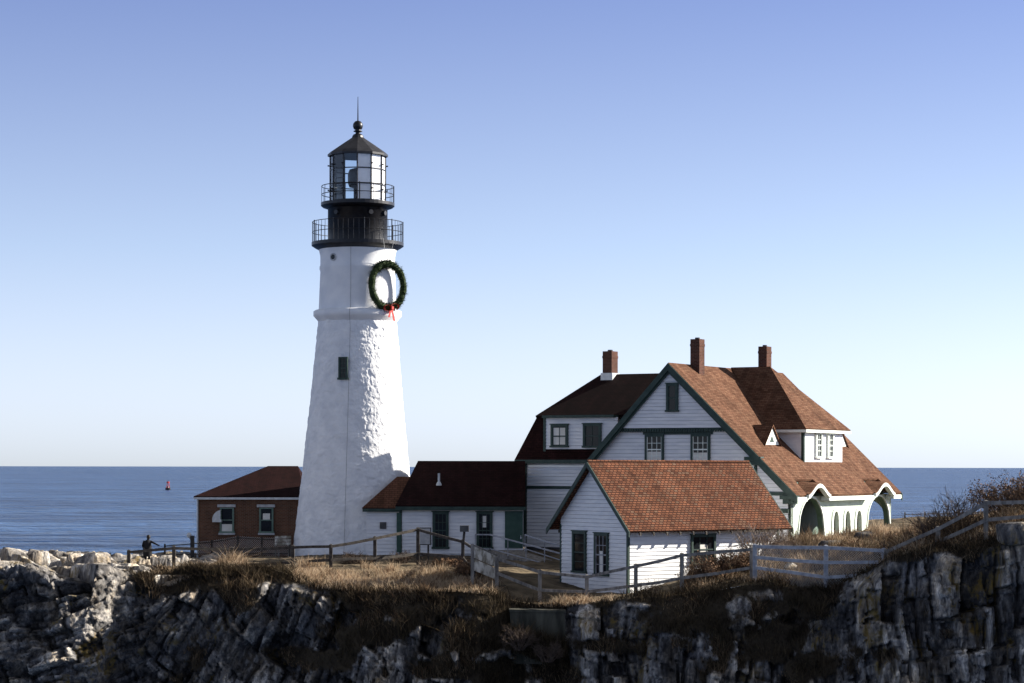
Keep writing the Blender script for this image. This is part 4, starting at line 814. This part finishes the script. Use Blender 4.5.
# ================================================================== FENCES
def fence(label, posts, name='wooden_fence', wood='wood', nr=2, pw_=.15, mesh=False, rail_h=.13, lo=.12, group=None, mesh_w=.013, round_rail=False):
    """posts: (px, py of ground, py of top, depth)"""
    P = [(at(p[0], p[1], p[3]), at(p[0], p[2], p[3])) for p in posts]; o0 = P[0][0]
    fr = root(name, o0.x, o0.y, o0.z, 0, label, 'fence', group); off = Vector((o0.x, o0.y, 0))
    for g, t in P:
        q = MB(); g2 = g - off; t2 = t - off; q.box(g2.x - pw_ / 2, g2.x + pw_ / 2, g2.y - pw_ / 2, g2.y + pw_ / 2, g2.z - .5, t2.z)
        q.hexa([(g2.x - pw_ / 2, g2.y - pw_ / 2, t2.z), (g2.x + pw_ / 2, g2.y - pw_ / 2, t2.z), (g2.x + pw_ / 2, g2.y + pw_ / 2, t2.z), (g2.x - pw_ / 2, g2.y + pw_ / 2, t2.z), (g2.x - .03, g2.y - .03, t2.z + .04), (g2.x + .03, g2.y - .03, t2.z + .04), (g2.x + .03, g2.y + .03, t2.z + .04), (g2.x - .03, g2.y + .03, t2.z + .04)])
        q.build('post', M[wood], fr)
    for (g0, t0), (g1, t1) in zip(P, P[1:]):
        for k in range(nr):
            f_ = (lo + (1 - lo) * k / max(1, nr - 1)) if nr > 1 else 1
            a = g0.lerp(t0 - Vector((0, 0, .1)), f_) - off; c = g1.lerp(t1 - Vector((0, 0, .1)), f_) - off; a.y -= pw_ / 2 + .02; c.y -= pw_ / 2 + .02
            mid = (a + c) / 2 + Vector((0, 0, random.uniform(-.04, .02))); q = MB()
            if round_rail: q.tube(a, mid, rail_h / 2, n=8); q.tube(mid, c, rail_h / 2, n=8)
            else: q.bar(a, mid, .06, rail_h); q.bar(mid, c, .06, rail_h)
            q.build('rail', M[wood], fr)
        if mesh:
            q = MB(); a, b2, c, d = g0 - off, g1 - off, t1 - off, t0 - off; 
            for p_ in (a, b2, c, d): p_.y += .0
            Lw = (b2 - a).length; Hh = (d - a).length; sp = .13; nW = int((Lw + Hh) / sp)
            def pt(u, v): u /= Lw; v /= Hh; return a.lerp(b2, u).lerp(d.lerp(c, u), v)
            for k in range(1, nW):
                s_ = k * sp
                for flip in (0, 1):
                    u_a, v_a = (min(s_, Lw), max(0, s_ - Lw)); u_b, v_b = (max(0, s_ - Hh), min(s_, Hh))
                    A, Bp = (pt(u_a, v_a), pt(u_b, v_b)) if not flip else (pt(Lw - u_a, v_a), pt(Lw - u_b, v_b)); q.tube(A, Bp, mesh_w / 2, n=3, caps=False)
            q.build('chain_link_mesh', M['wire'], fr)
    return fr
G_F = 'rail fences along the headland'
fence('grey two rail fence crossing in front of the brick building and tower base', [(129, 567, 551, 127.5), (174, 571, 547, 126), (232, 568, 548, 127), (293, 565, 546, 126.5), (331, 562, 545, 125.5), (375, 561, 537, 126.5), (418, 557, 528, 128), (463, 560, 540, 126), (474, 572, 547, 122)], wood='wooddark', pw_=.18, rail_h=.15)
fence('grey wire mesh fence close to the brick wall', [(165, 556, 545, 139), (212, 556, 541, 138.6), (238, 556, 536.5, 138.4), (262, 556, 538, 138.4), (290, 556, 538, 138)], name='mesh_fence', wood='wooddark', mesh=True, pw_=.1, rail_h=.06)
fence('brown wooden two rail fence curving in front of the outbuilding', [(497, 583, 557, 120.5), (540, 603, 570, 119), (587, 602, 575, 117.3), (636, 599, 564, 115.8), (682, 594, 553, 114.4), (752, 580, 547, 113.4)], pw_=.19, rail_h=.15, lo=.42)
fence('pale three rail fence with chain link mesh above the rock face', [(755, 578, 544, 113), (826, 592, 545, 110.8), (884, 584, 548, 109.5)], name='mesh_fence', wood='greyrail', nr=3, mesh=True, pw_=.2, rail_h=.16, lo=.34)
fence('dark sloping rail fence climbing behind the bare bush to the right edge', [(886, 575, 549, 109.4), (938, 548, 526, 108), (986, 528, 500, 106.8), (1045, 520, 498, 106)], name='rail_fence', wood='wood', pw_=.19, rail_h=.17, lo=.35)
fence('distant thin rail fence beyond the porch above the sea', [(905, 524, 512, 147), (925, 524, 511.5, 147), (958, 523, 510.5, 147), (985, 523, 510, 147)], name='rail_fence', wood='wood', pw_=.08, rail_h=.05)

# notice board on the fence line, facing the sun
a_, c_ = at(474, 573, 119.6), at(497.5, 580, 122.0)
nb = root('notice_board', a_.x, a_.y, a_.z, 0, 'pale sunlit board of two wide weathered planks beside the tan grass', 'board')
d_ = (c_ - a_); d_.z = 0; dn = d_.normalized(); off = Vector((a_.x, a_.y, 0)); sl_ = Vector((d_.x, d_.y, -.62))
m, N, L, b = mat('weathered_white_planks', (.5, .48, .42), .8, .2)
M['plank'] = noise_mat('weathered_white_plank', (.20, .18, .14), (.62, .60, .54), 2.2, .85, .3, 12, lo=.40, hi=.56)
for z_ in (.12, .78):
    q = MB(); q.obox(Vector((0, 0, a_.z + z_)), sl_, Vector((dn.y, -dn.x, 0)) * .05, Vector((0, 0, .60))); q.build('plank', M['plank'], nb)
for f_ in (0, 1):
    p = Vector((0, 0, a_.z)) + sl_ * f_ - Vector((dn.y, -dn.x, 0)) * .09; q = MB(); q.box(p.x - .08, p.x + .08, p.y - .08, p.y + .08, p.z - .6, p.z + 1.5); q.build('post', M['wood'], nb)
q = MB(); q.bar(Vector((0, 0, a_.z + 1.43)), Vector((0, 0, a_.z + 1.43)) + sl_, .14, .07); q.build('cap_rail', M['wood'], nb)

# small box on a leaning post
p = at(461.5, 560, 124); sv = root('box_post', p.x, p.y, p.z, 0, 'dark leaning post with a small square box on top before the passage windows', 'post')
q = MB(); q.bar((0, 0, p.z - .3), (.16, 0, p.z + 1.55), .13); q.build('post', M['wooddark'], sv)
q = MB(); q.box(-.08, .40, -.18, .18, p.z + 1.52, p.z + 1.86); q.build('box', M['foundation'], sv)
# grey cabinet behind the fence
p = at(424, 554, 131); cb = root('utility_cabinet', p.x, p.y, p.z, 0, 'grey square panel cabinet standing behind the fence by the passage wall', 'cabinet')
q = MB(); q.box(-.42, .42, -.15, .15, p.z + .5, p.z + 1.5); q.build('cabinet', M['foundation'], cb)
q = MB(); q.box(-.36, .36, -.17, -.151, p.z + .56, p.z + 1.44); q.build('door', M['stone'], cb)
q = MB(); q.box(-.3, -.2, -.08, .08, p.z - .4, p.z + .5); q.box(.2, .3, -.08, .08, p.z - .4, p.z + .5); q.build('stand', M['wooddark'], cb)
# ramp and handrails to the green door
rp = root('access_ramp', 0, 0, 9.4, 0, 'wooden access ramp with thin handrails leading to the green door', 'ramp')
q = MB(); A0, A1 = Vector((-1.7, 132.2, 10.15)), Vector((2.9, 128.2, 9.35))
q.hexa([(-2.2, 132.0, 9.2), (.9, 132.0, 9.2), (.9, 133.9, 9.2), (-2.2, 133.9, 9.2), (-2.2, 132.0, 10.15), (.9, 132.0, 10.15), (.9, 133.9, 10.15), (-2.2, 133.9, 10.15)])
q.hexa([(-1.2, 131.9, 9.2), (2.9, 127.6, 8.9), (4.2, 128.4, 8.9), (.7, 131.98, 9.2), (-1.2, 131.9, 10.14), (2.9, 127.6, 9.2), (4.2, 128.4, 9.2), (.7, 131.98, 10.14)])
q.build('deck', M['wood'], rp)
def hrail(pts, h=1.0):
    q = MB()
    for a, c in zip(pts, pts[1:]):
        a, c = Vector(a), Vector(c); n = max(1, int((c - a).length / 1.3)); q.bar(a + Vector((0, 0, h)), c + Vector((0, 0, h)), .09, .07); q.bar(a + Vector((0, 0, .15)), c + Vector((0, 0, .15)), .05, .05)
        for k in range(n + 1): p_ = a.lerp(c, k / n); q.bar(p_, p_ + Vector((0, 0, h)), .05)
    q.build('handrail', M['greyrail'], rp)
hrail([(-2.1, 132.05, 10.15), (-1.25, 131.95, 10.15), (2.85, 127.65, 9.2)], .95); hrail([(.75, 131.9, 10.15), (4.1, 128.45, 9.2)], .95)
# slatted bench end, sunlit, by the tower foot
p = at(280, 556, 136.8); sb_ = root('slatted_bench', p.x, p.y, p.z, 0, 'small pale slatted bench standing against the brick wall by the tower', 'bench')
dx = Vector((.62, .38, 0)); nn = Vector((.52, -.85, 0)).normalized()
q = MB()
for k in range(3): q.obox(Vector((-.3, 0, p.z + .62 + k * .2)), Vector((.9, .5, 0)), nn * .04, (0, 0, .15))
q.build('backrest', M['plank'], sb_)
q = MB(); q.obox(Vector((-.3, 0, p.z + .46)), Vector((.9, .5, 0)), nn * .45, (0, 0, .06)); q.build('seat', M['plank'], sb_)
for f_ in (.05, .85):
    q = MB(); c = Vector((-.3, 0, p.z)) + Vector((.9, .5, 0)) * f_; q.box(c.x - .04, c.x + .04, c.y - .04, c.y + .04, p.z - .3, p.z + .62); c2 = c + nn * .4; q.box(c2.x - .04, c2.x + .04, c2.y - .04, c2.y + .04, p.z - .3, p.z + .46); q.build('leg', M['wood'], sb_)
# dark post with a round head at the brick corner
p = at(192.5, 553, 137); lp = root('round_head_post', p.x, p.y, p.z, 0, 'short dark post with a small round head at the left corner of the brick building', 'post')
q = MB(); q.box(-.11, .11, -.11, .11, p.z - .4, p.z + 1.0); q.build('post', M['black'], lp)
q = MB(); q.tube((-.1, 0, p.z + .75), (-.2, 0, p.z + .95), .04, n=6); q.lathe([(.02, p.z + .88), (.13, p.z + .92), (.16, p.z + 1.04), (.1, p.z + 1.16), (.01, p.z + 1.18)], 12, c=(-.2, 0)); q.build('post_head', M['metal'], lp)
# concrete retaining wall in the cleft
p = at(510, 612, 115.35); rw_ = root('retaining_wall', p.x, p.y, p.z - 4, 0, 'weathered grey concrete retaining wall wedged in the dark cliff cleft', 'wall')
q = MB(); q.hexa([(.15, 0.1, p.z - 2.6), (2.85, -.4, p.z - 2.6), (2.85, 1.9, p.z - 2.6), (.15, 1.9, p.z - 2.6), (0, 0.15, p.z), (2.75, -.3, p.z), (2.75, 1.9, p.z), (0, 1.9, p.z)]); q.build('wall', M['concrete'], rw_)
q = MB(); q.hexa([(-.03, .09, p.z), (2.8, -.37, p.z), (2.8, 1.9, p.z), (-.03, 1.9, p.z), (-.03, .09, p.z + .12), (2.8, -.37, p.z + .12), (2.8, 1.9, p.z + .12), (-.03, 1.9, p.z + .12)]); q.build('coping', M['concrete'], rw_)

# red navigation buoy far out
p = at(168, 490.5, 15 * F / (490.5 - CY)); by_ = root('navigation_buoy', p.x, p.y, 0, 0, 'tiny red navigation buoy floating far out on the sea', 'buoy')
q = MB(); q.lathe([(.1, -.5), (1.5, -.4), (1.7, .2), (1.7, 1.0), (1.4, 1.3), (.1, 1.35)], 20); q.build('float', M['black'], by_)
q = MB()
for k in range(4):
    a = R(45 + 90 * k); q.tube((1.25 * math.cos(a), 1.25 * math.sin(a), 1.3), (.6 * math.cos(a), .6 * math.sin(a), 4.3), .12, .1, 6)
    c = R(135 + 90 * k)
    for z_, r_ in ((2.3, 1.04), (3.3, .82)): q.tube((r_ * math.cos(a), r_ * math.sin(a), z_), (r_ * math.cos(c), r_ * math.sin(c), z_), .08, n=5)
q.lathe([(.02, 4.2), (.9, 4.25), (.9, 5.2), (.02, 5.25)], 12); q.build('tower', M['red'], by_)
q = MB(); q.tube((0, 0, 5.2), (0, 0, 5.8), .16, n=8); q.tube((0, 0, 1.3), (0, 0, 2.2), .6, .35, 10); q.build('lamp', M['black'], by_)

# ================================================================== PERSON at the fence
def person():
    p = at(147.5, 567, 130); base = Vector((p.x, p.y, p.z))
    pe = empty('person', base, 0, 'person in a dark coat standing at the fence with one arm stretched along the rail', 'person')
    def skin(name, pts, edges, m_, parent, sub_=2):
        me = bpy.data.meshes.new(name); me.from_pydata([q_[0] for q_ in pts], edges, []); o = bpy.data.objects.new(name, me); COL.objects.link(o); o.parent = parent
        md = o.modifiers.new('skin', 'SKIN'); md.use_smooth_shade = True
        for v, q_ in zip(me.skin_vertices[0].data, pts): v.radius = (q_[1], q_[1]) if not isinstance(q_[1], tuple) else q_[1]; v.use_root = False
        me.skin_vertices[0].data[0].use_root = True; s_ = o.modifiers.new('sub', 'SUBSURF'); s_.levels = s_.render_levels = sub_; me.materials.append(m_); return o
    pts = [((0, 0, .92), .16), ((0, 0, 1.15), .165), ((.02, 0, 1.36), .19), ((.04, 0, 1.47), .09), ((.05, 0, 1.55), .06), ((.06, -.0, 1.64), .10), ((.06, -.01, 1.72), .09),
           ((.2, -.02, 1.42), .075), ((.42, -.10, 1.30), .058), ((.66, -.2, 1.20), .042), ((.74, -.23, 1.17), .04),
           ((-.18, -.02, 1.41), .075), ((-.26, -.10, 1.15), .056), ((-.16, -.3, 1.02), .042), ((-.12, -.36, 1.02), .04),
           ((.1, 0, .86), .11), ((.11, -.02, .48), .075), ((.11, .02, .08), .05), ((.12, -.16, .04), .045), ((-.1, 0, .86), .11), ((-.11, -.02, .48), .075), ((-.11, .02, .08), .05), ((-.12, -.16, .04), .045)]
    ed = [(0, 1), (1, 2), (2, 3), (3, 4), (4, 5), (5, 6), (2, 7), (7, 8), (8, 9), (9, 10), (2, 11), (11, 12), (12, 13), (13, 14), (0, 15), (15, 16), (16, 17), (17, 18), (0, 19), (19, 20), (20, 21), (21, 22)]
    skin('body', pts, ed, M['coat'], pe)
    q = MB(); q.lathe([(.01, 1.79), (.07, 1.775), (.105, 1.72), (.112, 1.66), (.10, 1.58)], 14, c=(.06, 0.02)); mesh_obj('hair', q.v, q.f, M['hair'], pe, True)
    q = MB(); q.lathe([(.25, .55), (.26, .8), (.24, 1.1), (.215, 1.3), (.2, 1.42), (.08, 1.49)], 18, c=(.01, 0)); mesh_obj('coat', [(v.x, v.y * .8, v.z) for v in q.v], q.f, M['coat'], pe, True)
person()

# ================================================================== BOULDERS
def boulder(label, c, dims, rot=(0, 0, 0), seed=0, tone=.5, group=None):
    r_ = np.random.default_rng(seed); bm = bmesh.new()
    for _ in range(26):
        v = Vector(r_.normal(size=3)).normalized(); k = 1 / max(abs(v.x), abs(v.y), abs(v.z)); v = v * (.22 + .78 * k) * .82; bm.verts.new((v.x * dims[0] / 2, v.y * dims[1] / 2, v.z * dims[2] / 2))
    res = bmesh.ops.convex_hull(bm, input=bm.verts[:]); bmesh.ops.delete(bm, geom=[g for g in res['geom_interior'] if isinstance(g, bmesh.types.BMVert)], context='VERTS')
    bmesh.ops.bevel(bm, geom=bm.edges[:], offset=.04 * min(dims), segments=1, affect='EDGES'); bmesh.ops.triangulate(bm, faces=bm.faces[:]); bmesh.ops.subdivide_edges(bm, edges=bm.edges[:], cuts=2, use_grid_fill=True)
    for v in bm.verts:
        n_ = float(fbm(np.array([v.co.x * 2.1 + seed]), np.array([v.co.z * 2.1 + v.co.y * 1.7]), seed)[0]) - .5; v.co += v.co.normalized() * n_ * .10 * min(dims)
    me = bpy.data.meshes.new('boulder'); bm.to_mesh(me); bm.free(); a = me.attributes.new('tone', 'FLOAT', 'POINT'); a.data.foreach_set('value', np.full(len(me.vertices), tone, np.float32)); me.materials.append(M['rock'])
    o = bpy.data.objects.new('boulder', me); COL.objects.link(o); o.location = c; o.rotation_euler = rot; return tag(o, label, 'rock', group)
G_B = 'boulders on the headland'
boulder('dark angular block perched at the right edge above the slabs', at(1017, 533, 105.3), (2.0, 1.8, 1.35), (0, -.08, .2), 8, .5, G_B)
boulder('dark low rock showing in the grass below the big porch arch', at(832, 544, 118.2), (2.0, 1.0, .55), (0, 0, .2), 9, .3, G_B)
boulder('dark low rock in the grass before the open far arch', at(868, 536, 119.2), (1.9, 1.0, .7), (0, .1, 0), 10, .25, G_B)
boulder('pale stone in the grass behind the mesh fence', at(790, 566, 113.6), (.9, .6, .45), (0, 0, .4), 12, .8, G_B)
boulder('lit wedge of rock on the skyline beside the dark gully', at(92, 566, 123.5), (2.4, 2.0, 1.6), (0, -.2, .5), 16, .85, G_B)

# ================================================================== VEGETATION
def blades(name, P, m_, h=(.3, .8), w=.028, lean=.35, label=None, n_per=1, spread=.12, nb=None):
    """P: base points; each gives n_per bent blades"""
    P = np.repeat(np.asarray(P), n_per, 0); n = len(P); P = P + np.c_[rng.normal(0, spread, (n, 2)), np.zeros(n)]
    az = rng.uniform(0, 2 * np.pi, n); cl = np.clip((fbm(P[:, 0] * 1.1, P[:, 1] * 1.1 + P[:, 2] * .7, 91) - .5) * 3.2 + .9, .35, 1.7); hh = rng.uniform(*h, n) * rng.uniform(.6, 1.15, n) * cl; ln = np.abs(rng.normal(0, lean, n)) * hh
    dx, dy = np.cos(az), np.sin(az); pa = rng.uniform(0, 2 * np.pi, n); sx, sy = np.cos(pa) * w / 2, np.sin(pa) * w / 2
    m1 = P + np.c_[dx * ln * .35, dy * ln * .35, hh * .55]; tp = P + np.c_[dx * ln, dy * ln, hh]; sd = np.c_[sx, sy, np.zeros(n)]
    V = np.stack([P - sd, P + sd, m1 + sd * .8, m1 - sd * .8, tp], 1).reshape(-1, 3); i = np.arange(n)[:, None] * 5
    F1 = np.concatenate([i + np.array([[0, 1, 2]]), i + np.array([[0, 2, 3]]), i + np.array([[3, 2, 4]])], 0); t = np.repeat(np.clip((fbm(P[:, 0] * .9 + 40, P[:, 1] * .9 + P[:, 2], 95) - .5) * 1.6 + rng.uniform(.1, .9, n), 0, 1), 5)
    return tag(np_mesh(name, V, F1, m_, False, dict(tint=t)), label, None, None, 'stuff')
def scatter(n, x0, x1, f_y, cond):
    x = rng.uniform(x0, x1, n); ye_, ze_ = edge(x); y = ye_ + f_y(n); z = ground(x, y); px = CX + F * x / y
    k = cond(x, y, y - ye_, px); return np.c_[x, y, z - .05][k]
def clump(x, y, s, sc=.7): return fbm(x * sc, y * sc, s)
P1 = scatter(52000, wx(125), wx(495), lambda n: rng.uniform(-.2, 8.2, n), lambda x, y, d, px: (clump(x, y, 71, 1.2) > .40) & ((px > 186) | (d < 5)) & (d < np.where(px < 245, 6.5, np.where(px < 300, 3.2, 7.6))) & ~((px > 165) & (px < 288) & (d < 2.4)) & ~((px > 300) & (d > 5.8) & (clump(x, y, 79, 1.4) > .45)))
P1b = scatter(3000, wx(545), wx(615), lambda n: rng.uniform(-.1, 1.6, n), lambda x, y, d, px: clump(x, y, 72) > .3)
P1c = scatter(60000, wx(700), wx(1075), lambda n: rng.uniform(.8, 13.5, n), lambda x, y, d, px: (clump(x, y, 73, 1.0) > .42) & (y < 122.5) & ~((px < 770) & (y > 119)))
tag(blades('dry_grass', np.vstack([P1, P1b, P1c]), M['grass'], (.15, .52), .032, .85), 'dry tan grass along the top of the headland', 'grass')
P1d = scatter(5500, wx(186), wx(290), lambda n: rng.uniform(3.5, 6.5, n), lambda x, y, d, px: (clump(x, y, 77, 1.1) > .48) & (px < 252))
tag(blades('tall_dry_grass', P1d, M['grass'], (.4, .85), .03, .8), 'tall tan grass before the brick building', 'grass')
# dark scrub hanging over the cliff head and on its ledges
vm = veg.ravel(); idx = np.where(vm > .5)[0]; idx = rng.choice(idx, 36000); PC = np.stack([XC, YC, ZCd], -1).reshape(-1, 3)[idx] - np.array([0, -.05, .08])
tag(blades('cliff_scrub', PC, M['scrub'], (.15, .55), .034, 1.0), 'dark dead scrub on the shaded cliff', 'scrub')
wq = rng.uniform(0, 1, 5200); wk = np.clip(1 - wq * 1.1, 0, 1)
PW = np.c_[at(510, 612, 115.35).x + wq * 2.9 - .2, 115.2 - wq * .45 - rng.uniform(.0, .9, 5200), at(510, 612, 115.35).z - 1.9 + 1.0 * wk + rng.uniform(-.9, .25, 5200)]
tag(blades('wall_scrub', PW, M['scrub'], (.25, .7), .034, .8), 'dark scrub at the foot of the concrete wall', 'scrub')
idx = np.where((vm > .3) & (fbm(XC * .7, ZC * .7, 81).ravel() > .52))[0]; idx = rng.choice(idx, 11000); PC = np.stack([XC, YC, ZCd], -1).reshape(-1, 3)[idx] - np.array([0, -.05, .08])
tag(blades('cliff_brush', PC, M['brush'], (.2, .6), .03, .9), 'brown tangled brush on the shaded cliff', 'scrub')
P3 = scatter(30000, wx(690), wx(1075), lambda n: rng.uniform(.6, 12, n), lambda x, y, d, px: (clump(x, y, 83, .8) > .5) & (y < 122.5) & ~((px < 770) & (y > 119)))
tag(blades('bank_brush', P3, M['brush'], (.35, .95), .03, .7), 'brown brush over the right bank', 'scrub')
P2 = scatter(17000, wx(110), wx(1060), lambda n: rng.uniform(-.3, 1.5, n), lambda x, y, d, px: (clump(x, y, 75, .9) > .42) & ~((px > 290) & (px < 490) & (d > .6)) & ~((px > 505) & (px < 620)))
tag(blades('edge_scrub', P2, M['scrub'], (.15, .55), .034, .9), 'dark scrub fringe along the cliff edge', 'scrub')

P4 = scatter(12000, wx(150), wx(300), lambda n: rng.uniform(-.3, 3.0, n), lambda x, y, d, px: (px > 158) & (px < 292))
tag(blades('bank_shade_scrub', P4, M['scrub'], (.2, .6), .034, .8), 'dark scrub doubling as shadow on the bank before the brick building', 'scrub')  # scrub whose dark colour also stands in for the bank's shadow
def shrub(label, base, height, width, nstem=9, m_='twig', seed=0, name='bare_shrub', lean=(0, 0), depth=4, r0=.035, leaf=None, group='bare shrubs on the headland'):
    rr = random.Random(seed); q = MB(); tips = []
    def grow(p, d, L_, r_, lv):
        e = p + d * L_; q.tube(p, e, r_, r_ * .62, 3, False)
        if lv == 0: tips.append((e, d)); return
        for k in range(rr.choice((2, 3, 3))):
            nd = (d + Vector((rr.gauss(0, .5), rr.gauss(0, .5), rr.gauss(.06, .38)))).normalized(); grow(p.lerp(e, rr.uniform(.45, 1)), nd, L_ * rr.uniform(.55, .85), r_ * .6, lv - 1)
    for k in range(nstem):
        a = rr.uniform(0, 2 * math.pi); s_ = rr.uniform(.1, .9) * width / height; d = Vector((math.cos(a) * s_ + lean[0], math.sin(a) * s_ + lean[1], 1)).normalized()
        grow(Vector((math.cos(a) * .15 * width * rr.random(), math.sin(a) * .15 * width * rr.random(), -.2)), d, height * rr.uniform(.30, .45), r0, depth)
    sr = empty(name, base, 0, label, 'shrub', group); mesh_obj('stems', q.v, q.f, M[m_], sr, uv=False)
    if leaf:
        l_ = MB()
        for e, d in tips:
            for _ in range(2):
                v = Vector((rr.gauss(0, 1), rr.gauss(0, 1), rr.gauss(0, 1))).normalized() * .05; u_ = v.cross(d).normalized() * .03 if v.cross(d).length > 1e-4 else Vector((.03, 0, 0)); c = e + v * rr.uniform(0, 2); l_.poly([c - u_, c + v, c + u_, c - v])
        mesh_obj('dead_leaves', l_.v, l_.f, M[leaf], sr, uv=False)
    return sr
def gat(px, Y): x = (px - CX) * Y / F; return Vector((x, Y, gz(x, Y)))
M['deadleaf'] = noise_mat('dead_brown_leaf', (.10, .055, .03), (.22, .13, .075), 8, .9)
shrub('pale bare twiggy bush against the right end of the outbuilding wall', gat(760, 119.0), 2.4, 3.2, 30, 'twigpale', 1)
shrub('reddish brown bush tangled in the fence below the outbuilding window', gat(713, 115.4), 1.6, 2.6, 24, 'twig', 2, leaf='deadleaf')
shrub('brown bush rising behind the first fence post right of the window', gat(737, 116.0), 1.6, 2.4, 22, 'twig', 3, leaf='deadleaf')
shrub('thin weeds standing before the sunlit outbuilding wall', gat(655, 116.2), 1.2, 1.6, 10, 'twig', 4, r0=.018)
shrub('dark bare bush leaning along the climbing fence', gat(930, 109.5), 2.0, 3.2, 32, 'twig', 5, lean=(.35, 0))
shrub('tall dark bare bush just left of the upper fence post', gat(958, 109.5), 2.3, 2.6, 28, 'twig', 6, lean=(.15, 0))
shrub('dense brown bush filling the right edge above the fence', gat(1008, 112.5), 2.5, 3.8, 42, 'twig', 7, leaf='deadleaf')
shrub('feathery brown bush cut off by the right frame edge', gat(1040, 110), 2.4, 3.2, 36, 'twig', 8, leaf='deadleaf')
shrub('small dark bush at the foot of the pale mesh fence end', gat(890, 110.8), 1.1, 1.6, 14, 'twig', 9)
shrub('black tangled bush between the leaning post and the notice board', gat(470, 123.2), 1.2, 2.4, 20, 'twig', 10, leaf='deadleaf')
shrub('low dark bush at the tower foot behind the fence', gat(362, 128.5), 1.0, 1.8, 16, 'twig', 11)
shrub('dark bush under the passage side door', gat(402, 129.5), 1.1, 1.6, 16, 'twig', 12)
shrub('dark bush below the grey cabinet', gat(428, 127.5), .8, 2.0, 16, 'twig', 13)

# seat each thing at its true distance (similar shape, farther or nearer along the line of sight)
shrub('dark tangled scrub below the left end of the concrete wall', at(519, 646, 113.6), 1.5, 2.2, 22, 'twig', 14)
shrub('dark scrub overhanging the foot of the concrete wall on the right', at(548, 658, 113.0), 1.3, 2.0, 20, 'twig', 15)
shrub('brown bush on the bank below the lancet windows', gat(850, 117.0), .9, 2.2, 20, 'twig', 16, leaf='deadleaf')
shrub('brown bush at the crest beyond the open arch', gat(905, 115.5), 1.0, 2.4, 22, 'twig', 17, leaf='deadleaf')
shrub('low bush between the pale fence and the porch front', gat(775, 117.5), 1.0, 2.2, 22, 'twigpale', 18)
shrub('black leafless bush against the tower foot beside the tall fence post', gat(350, 129.0), 1.0, 1.6, 18, 'twig', 21)
shrub('dark thicket before the grey utility cabinet and first passage window', gat(446, 127.0), .8, 2.2, 20, 'twig', 22, leaf='deadleaf')
shrub('pale brushy bush at the near foot of the porch column', gat(790, 118.5), 1.1, 2.4, 26, 'twigpale', 23)
for o in ROOTS:
    if '_bz' in o: del o['_bz']
    k = 1.05 if o['category'] in ('lighthouse', 'wreath') else 1.04 if (o.location.y >= 129.9 and o['category'] != 'buoy') or o['category'] == 'ramp' else (.984 if o['category'] == 'outbuilding' else 1)
    if k != 1: o.location = Vector((0, 0, CZ)) + (o.location - Vector((0, 0, CZ))) * k; o.scale = (k, k, k)
